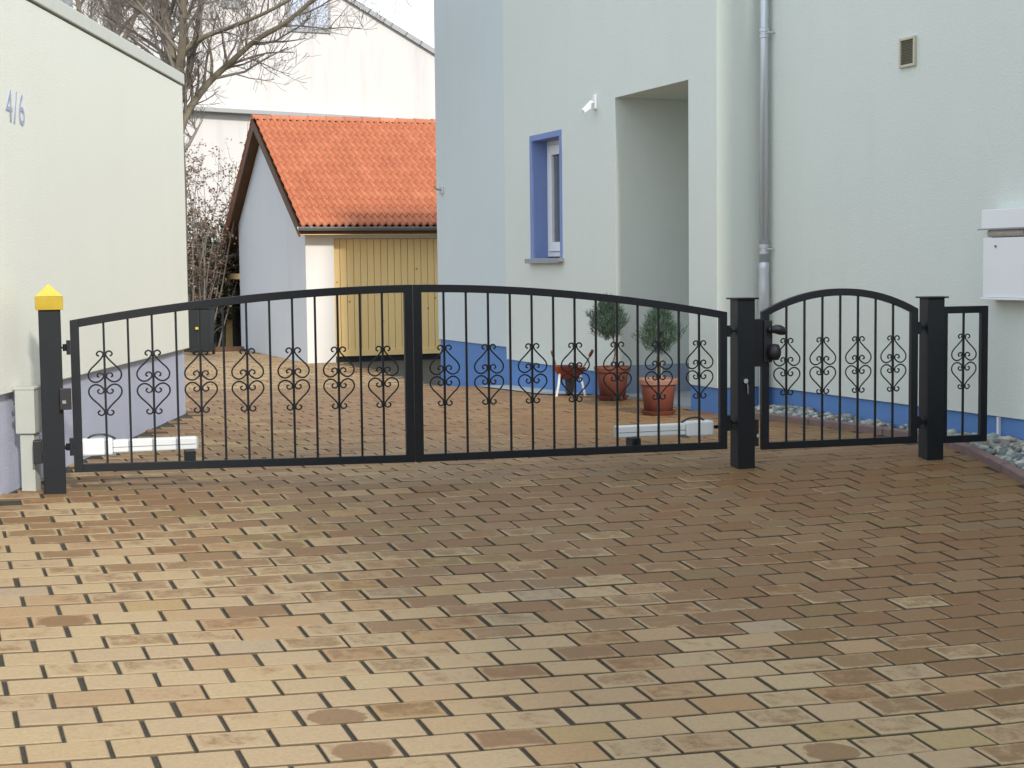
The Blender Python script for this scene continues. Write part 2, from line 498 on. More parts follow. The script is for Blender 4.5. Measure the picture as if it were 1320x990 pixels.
# kerb stones
def make_kerb():
    mb = MB(); pts = []
    for a, b in zip(KP, KP[1:]):
        n = max(1, int((b - a).length / .12))
        pts += [a.lerp(b, i / n) for i in range(n)]
    L_ = [0]
    for a, b in zip(pts, pts[1:]): L_.append(L_[-1] + (b - a).length)
    stone = 0; i = 0
    while i < len(pts) - 1:
        j = i
        while j < len(pts) - 1 and L_[j] - L_[i] < .95: j += 1
        seg = pts[i:j + 1]
        secs = []
        for k, p in enumerate(seg):
            q0 = seg[max(0, k - 1)]; q1 = seg[min(len(seg) - 1, k + 1)]
            t = (q1 - q0).normalized(); nrm = Vector((-t.y, t.x, 0))
            if nrm.x < 0: nrm = -nrm
            if k == 0: p = p + t * .005
            if k == len(seg) - 1: p = p - t * .005
            z = gz(p.x, p.y)
            secs.append([p + nrm * a + Z * (z + h) for a, h in ((0, -.08), (0, .048), (.008, .056), (.072, .056), (.08, .048), (.08, -.08))])
        vs = [v for s_ in secs for v in s_]; fs = []
        for k in range(len(secs) - 1):
            for m_ in range(6):
                fs.append((k * 6 + m_, k * 6 + (m_ + 1) % 6, (k + 1) * 6 + (m_ + 1) % 6, (k + 1) * 6 + m_))
        fs.append(tuple(range(6))); fs.append(tuple((len(secs) - 1) * 6 + m_ for m_ in range(6)))
        mb.add(vs, fs); i = j
    tag(mb.build('kerb', M['kerb']), kind='structure')
make_kerb()

# pebbles between kerb and house
def make_pebbles():
    R = random.Random(11)
    bm = bmesh.new(); bmesh.ops.create_icosphere(bm, subdivisions=1, radius=1)
    iv = [v.co.copy() for v in bm.verts]; ifc = [tuple(v.index for v in f.verts) for f in bm.faces]; bm.free()
    V = []; Fc = []; T = []
    def inside(p):
        kx = kerb_x(p.y)
        if kx is None: return False
        if p.x < kx + .10: return False
        if (RC - p).dot(E2) < .02: return False
        if p.y > 15.26: return False
        return True
    n = 0; tries = 0
    while n < 5200 and tries < 90000:
        tries += 1
        y = R.uniform(7.2, 15.3); x = R.uniform(2, 5.2); p = Vector((x, y, 0))
        if not inside(p): continue
        s = R.uniform(.020, .048) * (1.0 if R.random() < .9 else 1.35)
        sx, sy, sz = s * R.uniform(.9, 1.35), s * R.uniform(.75, 1.1), s * R.uniform(.45, .75)
        rot = Matrix.Rotation(R.uniform(0, 2 * PI), 3, 'Z') @ Matrix.Rotation(R.gauss(0, .35), 3, 'X')
        lump = [1 + R.uniform(-.14, .14) for _ in iv]
        c = Vector((x, y, gz(x, y) + R.uniform(.01, .05) + .06 * min(1, (x - kerb_x(y)) / .5) + .012 * noise.noise(p * 2)))
        b0 = len(V)
        V += [c + rot @ Vector((v.x * sx * l, v.y * sy * l, v.z * sz * l)) for v, l in zip(iv, lump)]
        Fc += [tuple(b0 + k for k in f) for f in ifc]
        T += [R.random() ** 1.0] * len(iv); n += 1
    me = bpy.data.meshes.new('pebbles'); me.from_pydata([tuple(v) for v in V], [], Fc); me.materials.append(M['pebble'])
    for p in me.polygons: p.use_smooth = True
    set_tone(me, T)
    o = bpy.data.objects.new('pebbles', me); COL.objects.link(o); tag(o, 'grey and white river pebbles filling the strip beside the house', 'pebbles', kind='stuff')
    mb = MB()
    # earth under the pebbles
    ys = [6.0 + .25 * i for i in range(38)]
    for a, b in zip(ys, ys[1:]):
        xa, xb = kerb_x(a), kerb_x(b)
        if xa is None or xb is None: continue
        mb.quad((xa + .07, a, gz(xa, a) + .006), (xa + 2.2, a, gz(xa + 2.2, a) + .006), (xb + 2.2, b, gz(xb + 2.2, b) + .006), (xb + .07, b, gz(xb, b) + .006))
    tag(mb.build('soil_bed', M['soil']), kind='structure')
make_pebbles()

def rock(px, py, s, tone):
    R = random.Random(5)
    p = on_ground(px, py)
    bm = bmesh.new(); bmesh.ops.create_icosphere(bm, subdivisions=3, radius=1)
    me = bpy.data.meshes.new('fieldstone')
    for v in bm.verts:
        n = noise.noise(v.co * 1.6) * .35 + noise.noise(v.co * 5) * .08
        v.co = Vector((v.co.x * s[0], v.co.y * s[1], v.co.z * s[2])) * (1 + n)
    bm.to_mesh(me); bm.free(); set_tone(me, [tone] * len(me.vertices)); me.materials.append(M['pebble'])
    for f in me.polygons: f.use_smooth = True
    o = bpy.data.objects.new('fieldstone', me); COL.objects.link(o); o.location = (p.x, p.y, gz(p.x, p.y) + .08); o.rotation_euler = (.2, -.5, .6)
    return o
tag(rock(1003, 531, (.13, .08, .06), .95), 'large brown stone lying on the pebbles at the foot of the downpipe', 'stone')

# grey slab along the blue plinth
def slab():
    mb = MB()
    def U(u, d): p = H0 + E1 * u - E2 * d; return Vector((p.x, p.y, gz(p.x, p.y) + .012))
    n = 8
    for i in range(n):
        a, b = lerp(3.0, 5.6, i / n), lerp(3.0, 5.6, (i + 1) / n)
        mb.quad(U(a, -.02), U(b, -.02), U(b, .42), U(a, .42))
    tag(mb.build('path', M['slab']), kind='structure')
slab()

# ================================================================== LEFT BUILDING
lb = thing('flat_roofed_building', (LW, 12, .05), 'cream flat roofed building with lilac base and the number 4/6', 'building')
mb = MB(); mb.box(-9, LW, 6.6, 15.2, .65, 3.19); mb.build('wall', M['cream'], lb, bevel=.006)
mb = MB(); mb.box(-8.97, LW - .035, 6.63, 15.12, -.9, .655); mb.build('plinth', M['lilac'], lb)
mb = MB(); mb.box(-9.03, LW + .015, 6.57, 15.24, 3.205, 3.31); mb.build('roof_edge', M['coping'], lb, bevel=.006)
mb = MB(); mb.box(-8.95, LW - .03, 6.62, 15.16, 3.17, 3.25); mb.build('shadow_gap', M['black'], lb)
def text_part(body, size, mat, parent, mtx, extrude=.006, name='house_number', sx=1):
    cu = bpy.data.curves.new(name, 'FONT'); cu.body = body; cu.size = size; cu.extrude = extrude; cu.space_character = 1.12; cu.space_character = 1.12
    t = bpy.data.objects.new(name, cu); COL.objects.link(t)
    dg = bpy.context.evaluated_depsgraph_get()
    me = bpy.data.meshes.new_from_object(t.evaluated_get(dg)); bpy.data.objects.remove(t)
    me.transform(mtx @ Matrix.Diagonal((sx, 1, 1, 1))); me.materials.clear(); me.materials.append(mat)
    me.transform(Matrix.Translation(-worig(parent)))
    o = bpy.data.objects.new(name, me); COL.objects.link(o); o.parent = parent; return o
mt = Matrix(((0, 0, 1, LW + .003), (1, 0, 0, 9.84), (0, 1, 0, 2.36), (0, 0, 0, 1)))
text_part('4/6', .29, M['number'], lb, mt, .002, sx=.95)

# meter box at the wall
eb = thing('junction_box', (-3.08, 9.85, gz(-3.08, 9.85)), 'pale grey electrical box on a narrow duct behind the left gate post', 'electrical box')
mb = MB(); mb.box(-3.145, -3.02, 9.77, 9.93, .385, .675); mb.build('cabinet', M['boxgrey'], eb, bevel=.006)
mb = MB(); mb.box(-3.15, -3.015, 9.765, 9.935, .665, .68); mb.build('lid', M['boxgrey'], eb, bevel=.003)
mb = MB(); mb.box(-3.125, -3.035, 9.79, 9.91, .0, .384); mb.build('cable_duct', M['boxgrey'], eb, bevel=.004)
for z_ in (.47, .54): 
    mb = MB(); mb.box(-3.165, -3.145, 9.79, 9.81, z_, z_ + .03); mb.build('hinge', M['galv'], eb)

# ================================================================== GATE
GA = Vector((-2.9, 9.75, 0)); GB = Vector((1.657, 11.12, 0)); GD = Vector((3.12, 11.51, 0))
g1 = (GB - GA).normalized(); n1 = Vector((-g1.y, g1.x, 0))      # n1 points into the yard
g2 = (GD - GB).normalized(); n2 = Vector((-g2.y, g2.x, 0))

def post(base, ztop, g, n, label, lamp=False):
    zg = gz(base.x, base.y); w = .067
    t = thing('gate_post', (base.x, base.y, zg), label, 'gate post', 'black steel gate posts')
    mb = MB(); mb.frame_box(base, g, n, Z, -w, w, -w, w, zg - .15, ztop); mb.build('shaft', M['iron'], t, bevel=.004)
    if lamp:
        mb = MB(); a = .084
        mb.frame_box(base, g, n, Z, -a, a, -a, a, ztop, ztop + .083)
        mb.build('cap', M['ambershade'], t, bevel=.003)
        mb = MB(); b = base + Z * (ztop + .085)
        q = [b - g * a - n * a, b + g * a - n * a, b + g * a + n * a, b - g * a + n * a, b + Z * .077]
        mb.add(q, [(3, 2, 1, 0), (0, 1, 4), (1, 2, 4), (2, 3, 4), (3, 0, 4)]); mb.build('cap_top', M['amber'], t)
    else:
        mb = MB(); mb.frame_box(base, g, n, Z, -.088, .088, -.088, .088, ztop, ztop + .012); mb.build('cap', M['iron'], t, bevel=.002)
    return t
pA = post(GA, 1.17, g1, n1, 'black gate post with a yellow pyramid lamp cap beside the cream building', True)
pB = post(GB, 1.155, g1, n1, 'black gate post with flat cap between the wide gate and the small gate')
pC = post(GD, 1.14, g2, n2, 'black gate post with flat cap between the small gate and the narrow fixed panel')
def gadget(parent, base, g, n, x0, x1, y0, y1, z0, z1, name, mat, bev=.003):
    mb = MB(); mb.frame_box(base, g, n, Z, x0, x1, y0, y1, z0, z1); return mb.build(name, mat, parent, bevel=bev)
gadget(pA, GA, g1, n1, .045, .115, -.115, -.069, .545, .68, 'photocell', M['black'])
gadget(pA, GA, g1, n1, .060, .082, -.121, -.1155, .585, .605, 'photocell_lens', M['chrome'], 0)
gadget(pA, GA, g1, n1, -.125, -.069, .0, .10, .20, .345, 'cable_box', M['black'])
gadget(pB, GB, g1, n1, .069, .115, -.03, .06, .095, .29, 'photocell', M['black'])
gadget(pB, GB, g1, n1, .095, .114, -.0385, -.0305, .16, .185, 'photocell_lens', M['chrome'], 0)
mb = MB(); c0 = GB - n1 * .068 + Z * .575 - g1 * .015; mb.tube([c0, c0 - n1 * .022], .017, 14); mb.build('lock_cylinder', M['chrome'], pB)
mb = MB(); c0 = GB - n1 * .068 + Z * .50 + g1 * .005; mb.tube([c0 + Z * .055, c0 - n1 * .012 + Z * .03, c0 - n1 * .012 - Z * .02], .006, 8); mb.build('key_tag', M['galv'], pB)

def catmull(P, n=6):
    out = []
    P = [Vector(p) for p in P]
    for i in range(len(P) - 1):
        a = P[max(0, i - 1)]; b = P[i]; c = P[i + 1]; d = P[min(len(P) - 1, i + 2)]
        for k in range(n):
            t = k / n
            out.append(.5 * ((2 * b) + (c - a) * t + (2 * a - 5 * b + 4 * c - d) * t * t + (3 * b - a - 3 * c + d) * t ** 3))
    out.append(P[-1]); return out
SCR = [(.030, .174), (.039, .177), (.044, .187), (.038, .199), (.025, .204), (.012, .197), (.007, .183), (.018, .160), (.048, .125), (.078, .093), (.094, .062), (.089, .030), (.066, .010), (.040, .010), (.018, .026), (.008, .043), (.014, .060), (.029, .066), (.042, .057), (.042, .043), (.032, .040)]
def scroll_mesh(g, n):
    mb = MB()
    for sx in (-1, 1):
        for sz in (-1, 1):
            pts = catmull([g * (x * sx * 1.08) + Z * (z * sz) + n * (-.010) for x, z in SCR], 4)
            mb.tube(pts, .0053, 6)
    for z_ in (-.183, -.045, .045, .183):
        mb.frame_box(Vector((0, 0, z_)), g, n, Z, -.013, .013, -.017, .013, -.010, .010)
    return mb

def leaf(name, A, g, n, s0, s1, zb, zt, nb, label, cat, group, zsc, stile=.055, arc_n=28, extra_left=True):
    """zb, zt: functions of s giving lower and upper outline"""
    o = A + g * s0
    zg = gz(o.x, o.y)
    t = thing(name, (o.x, o.y, zg), label, cat, group)
    D = .02
    for a, b in ((s0, s0 + stile), (s1 - stile, s1)):
        mb = MB(); P = [A + g * a + Z * zb(a), A + g * b + Z * zb(b), A + g * b + Z * zt(b), A + g * a + Z * zt(a)]
        mb.prism([p - n * D for p in P], n * 2 * D)
        mb.build('stile', M['iron'], t, bevel=.002)
    def strip(fa, fb, nm, k):
        mb = MB(); vs = []; fs = []
        for i in range(k + 1):
            s = lerp(s0 + stile, s1 - stile, i / k)
            for q in (A + g * s + Z * fa(s) - n * D, A + g * s + Z * fb(s) - n * D, A + g * s + Z * fb(s) + n * D, A + g * s + Z * fa(s) + n * D): vs.append(q)
        for i in range(k):
            for m_ in range(4): fs.append((i * 4 + m_, i * 4 + (m_ + 1) % 4, i * 4 + 4 + (m_ + 1) % 4, i * 4 + 4 + m_))
        fs += [(3, 2, 1, 0), tuple(k * 4 + j for j in range(4))]
        mb.add(vs, fs); return mb.build(nm, M['iron'], t, bevel=.002)
    th_ = .052
    strip(lambda s: zt(s) - th_, zt, 'top_rail', arc_n)
    strip(zb, lambda s: zb(s) + th_, 'bottom_rail', 2)
    smesh = None; first = None
    for i in range(nb):
        s = lerp(s0 + stile, s1 - stile, (i + 1) / (nb + 1))
        c = A + g * s; mb = MB(); h = .0068
        mb.frame_box(c, g, n, Z, -h, h, -h, h, zb(s) + th_ - .002, zt(s) - th_ + .004)
        mb.build('bar', M['iron'], t, origin=c)
        if i % 2 == 0:
            c2 = c + Z * zsc(s)
            if first is None:
                sm = scroll_mesh(g, n); sm.v = [v + c2 for v in sm.v]
                first = sm.build('scroll', M['iron'], t, origin=c2, smooth_=False)
            else: dup_part(first, t, c2)
    return t

zbA = lambda s: interp([(.121, .137), (2.337, .097), (4.631, .084)], s)
def ztA(s):
    if s < 2.337: f = (2.337 - s) / 2.216; return 1.294 - .194 * f ** 1.9
    f = (s - 2.337) / 2.294; return 1.294 - .227 * f ** 1.9
zsA = lambda s: lerp(.70, .66, s / 4.7)
L1 = leaf('gate_leaf', GA, g1, n1, .121, 2.333, zbA, ztA, 13, 'left leaf of the wide black iron gate, hinged beside the yellow capped post', 'gate', 'wide driveway gate', zsA)
L2 = leaf('gate_leaf', GA, g1, n1, 2.341, 4.631, zbA, ztA, 13, 'right leaf of the wide black iron gate, in front of the potted plants', 'gate', 'wide driveway gate', zsA)
def ztP(s):
    f = abs(s - .768) / .624
    return 1.222 - .158 * f ** 2.1
PG = leaf('pedestrian_gate', GB, g2, n2, .144, 1.392, lambda s: .066, ztP, 7, 'small arched black iron gate between the two flat capped posts', 'gate', None, lambda s: .663, arc_n=20)
PN = leaf('fence_panel', GB, g2, n2, 1.582, 1.974, lambda s: .055, lambda s: 1.075, 1, 'narrow fixed black iron panel with one scroll, right of the last post', 'fence panel', None, lambda s: .663)

def hinge(parent, c, g, n, d, z, size=.04):
    """small adjustable hinge: plate on the gate, eye bolt into the post"""
    mb = MB(); q = c + Z * z
    mb.frame_box(q, g, n, Z, -.012, .012, -.022, .022, -size, size)
    mb.tube([q, q + g * d], .007, 8)
    mb.tube([q + g * d * .45 - Z * .022, q + g * d * .45 + Z * .022], .012, 10)
    mb.build('hinge', M['iron'], parent, bevel=.001)
hinge(L1, GA + g1 * .108, g1, n1, -.05, .93, .045); hinge(L1, GA + g1 * .108, g1, n1, -.05, .30, .055)
hinge(L2, GA + g1 * 4.643, g1, n1, .052, .93, .04); hinge(L2, GA + g1 * 4.643, g1, n1, .052, .27, .055)
hinge(PG, GB + g2 * 1.404, g2, n2, .052, .92, .045); hinge(PG, GB + g2 * 1.404, g2, n2, .052, .22, .045)
# lock box on the small gate with lever and knob
gadget(PG, GB, g2, n2, .069, .160, -.024, .024, .67, 1.012, 'lock_box', M['iron'])
q = GB + g2 * .185
mb = MB(); mb.frame_box(q, g2, n2, Z, -.034, .030, -.040, -.022, .70, 1.0); mb.build('lock_plate', M['black'], PG, bevel=.003)
mb = MB()
h0 = q - n2 * .03 + Z * .935
mb.tube([h0, h0 - n2 * .055], .016, 12)
mb.tube(catmull([h0 - n2 * .055, h0 - n2 * .066 + g2 * .035 + Z * .004, h0 - n2 * .062 + g2 * .075 - Z * .006, h0 - n2 * .055 + g2 * .105 - Z * .02], 5), [.020 + .016 * math.sin(i / 15 * PI) for i in range(16)], 10)
mb.build('lever_handle', M['black'], PG, smooth_=True)
mb = MB(); mb.lathe((0, 0, 0), [(0, -.06), (.03, -.055), (.046, -.025), (.048, 0), (.044, .025), (.03, .055), (0, .06)], 16)
kc = q - n2 * .075 + g2 * .03 + Z * .775; mb.v = [v + kc for v in mb.v]
mb.tube([kc + n2 * .06 - g2 * .02, kc], .014, 10); mb.build('knob', M['black'], PG, smooth_=True)

# gate openers (linear motors) behind each leaf
def opener(sp, se, z0, zg_, label, s_br):
    """sp: s at the post end, se: s at the far end"""
    d = 1 if se > sp else -1
    A_ = GA + g1 * sp + n1 * .12
    t = thing('gate_opener', (A_.x, A_.y, gz(A_.x, A_.y)), label, 'gate motor', 'white gate motors')
    ax = g1 * d
    L_ = abs(se - sp)
    mb = MB(); mb.frame_box(A_, ax, n1, Z, .0, .215, -.05, .05, z0 - .058, z0 + .050); mb.build('motor_housing', M['white_al'], t, bevel=.012)
    mb = MB(); mb.frame_box(A_, ax, n1, Z, .216, L_, -.036, .036, z0 - .046, z0 + .036); mb.build('drive_arm', M['white_al'], t, bevel=.009)
    mb = MB(); mb.frame_box(A_, ax, n1, Z, .216, L_ - .01, -.0375, .0375, z0 - .012, z0 - .008); mb.build('arm_seam', M['galv'], t)
    mb = MB(); mb.frame_box(A_, ax, n1, Z, L_, L_ + .008, -.034, .034, z0 - .044, z0 + .034); mb.build('end_cap', M['boxgrey'], t, bevel=.002)
    mb = MB(); mb.frame_box(A_, ax, n1, Z, .19, .235, -.044, .044, z0 - .066, z0 - .047); mb.build('clamp', M['galv'], t, bevel=.002)
    mb = MB(); mb.frame_box(A_, ax, n1, Z, s_br - .033, s_br + .033, -.099, .03, z0 - .125, z0 - .0475); mb.build('gate_bracket', M['iron'], t, bevel=.003)
    mb = MB(); mb.frame_box(A_, ax, n1, Z, -.12, -.001, -.02, .02, z0 - .012, z0 + .012); mb.build('post_bracket', M['iron'], t, bevel=.002)
    mb = MB(); b = A_ + Z * (z0 + .048)
    mb.tube(catmull([b + ax * .06, b + ax * .085 + Z * .018, b + ax * .13 + Z * .026, b + ax * .19 + Z * .018, b + ax * .235 - Z * .006], 6), .007, 8); mb.build('cable', M['black'], t)
opener(.15, .90, .285, 0, 'white linear gate motor behind the left leaf, beside the lilac wall base', .70)
opener(4.57, 3.83, .233, 0, 'white linear gate motor behind the right leaf, in front of the plant pots', .62)

# ================================================================== HOUSE
house = thing('house', (H0.x, H0.y, 0), 'tall pale rendered house with blue base, entrance recess and violet window, right of the drive', 'house')
HT = 5.7
def U(u, d, z): return H0 + E1 * u + E2 * d + Z * z
mb = MB()
ub = [0, .577, 2.28, 3.756, 4.76, 5.64]; zb_ = [.205, 1.51, 3.03, 3.245, HT]
for i in range(5):
    for j in range(4):
        if i == 1 and j < 3: continue
        if i == 3 and j == 1: continue
        mb.quad(U(ub[i], 0, zb_[j]), U(ub[i + 1], 0, zb_[j]), U(ub[i + 1], 0, zb_[j + 1]), U(ub[i], 0, zb_[j + 1]))
ND = 1.5
mb.quad(U(.577, 0, .205), U(.577, ND, .205), U(.577, ND, 3.245), U(.577, 0, 3.245))
mb.quad(U(2.28, 0, .205), U(2.28, ND, .205), U(2.28, ND, 3.245), U(2.28, 0, 3.245))
mb.quad(U(.577, 0, 3.245), U(2.28, 0, 3.245), U(2.28, ND, 3.245), U(.577, ND, 3.245))
mb.quad(U(.577, ND, -.3), U(2.28, ND, -.3), U(2.28, ND, 3.245), U(.577, ND, 3.245))
# lower lips of the render where the plinth is set back
for a, b in ((0, .577), (2.28, 5.64)): mb.quad(U(a, 0, .205), U(b, 0, .205), U(b, .03, .205), U(a, .03, .205))
# return face, right wall, roof and far sides
RW = 13; HR = 5.72
def V_(t, d, z): return RC - E1 * t + E2 * d + Z * z
mb.quad(U(0, 0, .205), U(0, .52, .205), U(0, .52, HT), U(0, 0, HT))
mb.quad(U(0, 0, .205), U(0, .52, .205), U(.03, .52, .205), U(.03, 0, .205))
mb.quad(V_(0, 0, .205), V_(RW, 0, .205), V_(RW, 0, HR), V_(0, 0, HR))
mb.quad(V_(0, 0, .205), V_(RW, 0, .205), V_(RW, .03, .205), V_(0, .03, .205))
mb.quad(V_(RW, 0, -.5), V_(RW, 8, -.5), V_(RW, 8, HR), V_(RW, 0, HR))
mb.quad(U(5.64, 0, .2), U(5.64, .03, .2), U(5.64, .03, HT), U(5.64, 0, HT))
mb.quad(U(0, .52, HT), U(8.5, .52, HT), U(8.5, 8.5, HT), U(0, 8.5, HT)); mb.quad(U(0, 0, HT), U(5.64, 0, HT), U(5.64, .52, HT), U(0, .52, HT)); mb.quad(V_(0, 0, HR), V_(RW, 0, HR), V_(RW, 8, HR), V_(0, 8, HR)); mb.quad(V_(0, 0, HT), V_(0, 8, HT), V_(0, 8, HR), V_(0, 0, HR))
mb.quad(U(8.49, 8.5, -.5), U(-RW, 8.5, -.5), U(-RW, 8.5, HT), U(8.49, 8.5, HT))
mb.frame_box(RC, -E1, E2, Z, 5.0, 9.0, -.53, .05, -.6, 8.0)  # added out-of-view wing, put here to shade the return face
mb.build('wall', M['house'], house, fix=False)
mb = MB()
RE = 8.48
mb.quad(U(5.64, .03, .36), U(RE, .03, .36), U(RE, .03, HT), U(5.64, .03, HT))
mb.quad(U(5.64, .03, .36), U(RE, .03, .36), U(RE, .06, .36), U(5.64, .06, .36))
mb.quad(U(RE, .03, .36), U(RE, 8.5, .36), U(RE, 8.5, HT), U(RE, .03, HT))
mb.build('rear_wall', M['houseblue'], house, fix=False)
mb = MB()
mb.quad(U(2.28, .02, -.6), U(5.64, .02, -.6), U(5.64, .02, .22), U(2.28, .02, .22))
mb.quad(U(0.02, .02, -.6), U(.577, .02, -.6), U(.577, .02, .22), U(0.02, .02, .22))
mb.quad(U(.577, .02, -.6), U(.577, ND, -.6), U(.577, ND, .207), U(.577, .02, .207))
mb.quad(U(0.02, .02, -.6), U(0.02, .54, -.6), U(0.02, .54, .22), U(0.02, .02, .22))
mb.quad(V_(-.02, .02, -.6), V_(RW - .02, .02, -.6), V_(RW - .02, .02, .22), V_(-.02, .02, .22))
mb.quad(U(5.64, .05, -.8), U(RE - .02, .05, -.8), U(RE - .02, .05, .37), U(5.64, .05, .37))
mb.quad(U(RE - .02, .05, -.8), U(RE - .02, 8, -.8), U(RE - .02, 8, .37), U(RE - .02, .05, .37))
mb.build('plinth', M['blue'], house, fix=False)
mb = MB(); mb.quad(U(2.275, .0, -.6), U(2.275, ND, -.6), U(2.275, ND, .30), U(2.275, .0, .30)); mb.quad(U(2.275, 0, .30), U(2.275, ND, .30), U(2.29, ND, .30), U(2.29, 0, .30)); mb.build('recess_plinth', M['greyblue'], house, fix=False)
# recess floor and door, deep inside
mb = MB(); mb.frame_box(H0, E1, E2, Z, .585, 2.27, .02, ND, -.3, gz(1.6, 16.2) + .03); mb.build('doorstep', M['slab'], house, bevel=.005)
mb = MB(); mb.frame_box(H0, E1, E2, Z, .9, 1.95, ND - .05, ND - .005, .0, 2.1); d_o = mb.build('door', M['pvc'], house, bevel=.004)
mb = MB(); mb.frame_box(H0, E1, E2, Z, 1.1, 1.75, ND - .062, ND - .051, .9, 1.9); mb.build('pane', M['glass'], d_o)
# thin white joint strip on the plinth
s_ = (1289 - 660) / 2000
tt = (s_ * RC.y - RC.x) / (math.sin(TH) + s_ * math.cos(TH))
mb = MB(); mb.frame_box(RC, -E1, E2, Z, tt - .012, tt + .012, -.004, .019, -.15, .20); mb.build('joint_strip', M['pvc'], house)

# window
win = MB(); a0, a1, z0, z1 = 3.756, 4.76, 1.51, 3.03; tr = .07; RD = .23
for (x0, x1, y0, y1) in ((a0, a0 + tr, z0, z1), (a1 - tr, a1, z0, z1), (a0 + tr, a1 - tr, z1 - tr, z1)):
    win.frame_box(H0, E1, E2, Z, x0, x1, -.006, RD + .05, y0, y1)
# trim is a thin painted band: carve it as separate boxes round the opening
wo = win.build('window', M['violet'], house)
mb = MB(); i0, i1, k0, k1 = a0 + tr, a1 - tr, z0 + .02, z1 - tr; fw = .06
for (x0, x1, y0, y1) in ((i0, i0 + fw, k0, k1), (i1 - fw, i1, k0, k1), (i0 + fw, i1 - fw, k1 - fw, k1), (i0 + fw, i1 - fw, k0, k0 + fw)):
    mb.frame_box(H0, E1, E2, Z, x0, x1, RD - .03, RD + .03, y0, y1)
mb.build('frame', M['pvc'], wo, bevel=.004)
mb = MB(); j0, j1, l0, l1 = i0 + fw + .004, i1 - fw - .004, k0 + fw + .004, k1 - fw - .004; fw2 = .115
for (x0, x1, y0, y1) in ((j0, j0 + fw2, l0, l1), (j1 - fw2, j1, l0, l1), (j0 + fw2, j1 - fw2, l1 - fw2, l1), (j0 + fw2, j1 - fw2, l0, l0 + fw2)):
    mb.frame_box(H0, E1, E2, Z, x0, x1, RD - .05, RD + .02, y0, y1)
mb.build('sash', M['pvc'], wo, bevel=.005)
mb = MB(); mb.frame_box(H0, E1, E2, Z, j0 + fw2, j1 - fw2, RD - .012, RD - .004, l0 + fw2, l1 - fw2); mb.build('pane', M['glass'], wo)
mb = MB(); mb.frame_box(H0, E1, E2, Z, a0 - .03, a1 + .03, -.07, RD, z0 - .045, z0 - .002)
mb.frame_box(H0, E1, E2, Z, a0 - .03, a1 + .03, -.075, -.0705, z0 - .06, z0 - .002); mb.build('sill', M['sill'], wo, bevel=.003)

# downpipe
pc = RC - E1 * .13 - E2 * .075
dp = MB(); dp.tube([pc + Z * 1.42, pc + Z * 5.6], .043, 20); dpo = dp.build('downpipe', M['zinc'], house, smooth_=True)
mb = MB(); zz = gz(pc.x, pc.y)
mb.lathe(pc, [(.043, 1.425), (.054, 1.415), (.056, 1.36), (.050, 1.30), (.056, 1.22), (.056, 1.0), (.051, .98), (.051, zz - .05)], 20); mb.build('standpipe', M['zinc'], dpo, smooth_=True)
for z_ in (3.62, 1.55):
    mb = MB(); mb.lathe(pc, [(.044, z_ - .05), (.050, z_ - .045), (.050, z_ - .02), (.0445, z_ - .015), (.0445, z_ + .01), (.052, z_ + .012), (.052, z_ + .045), (.044, z_ + .05)], 20)
    q = pc - E1 * .04 + Z * z_; mb.tube([q - E1 * .0, q - E1 * .035 + E2 * .02, q - E1 * .035 + E2 * .075], .008, 8)
    mb.build('pipe_clip', M['zinc'], dpo)

# vent grille
def wall_t(px):
    k = (px - 660) / 2000.0
    return (k * RC.y - RC.x) / (math.sin(TH) + k * math.cos(TH))
t0, t1 = wall_t(1160), wall_t(1180)
mb = MB()
for (x0, x1, y0, y1) in ((t0, t0 + .022, 3.03, 3.275), (t1 - .022, t1, 3.03, 3.275), (t0 + .022, t1 - .022, 3.253, 3.275), (t0 + .022, t1 - .022, 3.03, 3.052)):
    mb.frame_box(RC, -E1, E2, Z, x0, x1, -.026, .004, y0, y1)
vo = mb.build('vent_grille', M['ventbeige'], house, bevel=.003)
mb = MB()
for i in range(15):
    zc = 3.06 + i * .0133
    mb.frame_box(RC + Z * zc, -E1, (E2 + Z * .5).normalized(), Z, t0 + .022, t1 - .022, -.018, -.003, 0, .005)
mb.frame_box(RC, -E1, E2, Z, t0 + .022, t1 - .022, -.004, -.001, 3.052, 3.253)
mb.build('slats', M['ventdark'], vo)

# letterbox
lt = wall_t(1287)
b_ = RC - E1 * lt
lx = thing('letterbox', tuple(b_ - E2 * .1 + Z * 1.12), 'white wall letterbox at the right edge with a newspaper in its slot', 'letterbox')
def lbx(x0, x1, y0, y1, z0, z1, nm, mat, bev=.004):
    mb = MB(); mb.frame_box(b_, -E1, E2, Z, x0, x1, -y1, -y0, z0, z1); return mb.build(nm, mat, lx, bevel=bev)
lbx(-.02, .50, .003, .13, 1.13, 1.585, 'body', M['pvc'])
lbx(-.02, .50, .003, .05, 1.585, 1.655, 'slot_back', M['galv'])
lbx(-.03, .52, .0035, .14, 1.655, 1.80, 'lid', M['pvc'])
lbx(-.07, .52, .142, .146, 1.645, 1.655, 'flap', M['sill'], 0)
lbx(-.03, .52, .004, .15, 1.112, 1.128, 'base_tray', M['pvc'])
mb = MB(); q = b_ - E2 * .151; mb.tube([q - E1 * .13 + Z * 1.52 + E2 * .025, q - E1 * .13 + Z * 1.52 + E2 * .012], .009, 12); mb.build('lock', M['galv'], lx)
mb = MB(); q = b_ - E2 * .09 + Z * 1.62
for r_ in (.03, .024, .017): mb.tube([q + E1 * .0 - E1 * .01, q - E1 * .2, q - E1 * .42], r_, 12, cap=True)
np_ = mb.build('newspaper', M['paper'], None, origin=q); tag(np_, 'rolled newspaper stuck in the letterbox slot', 'newspaper')

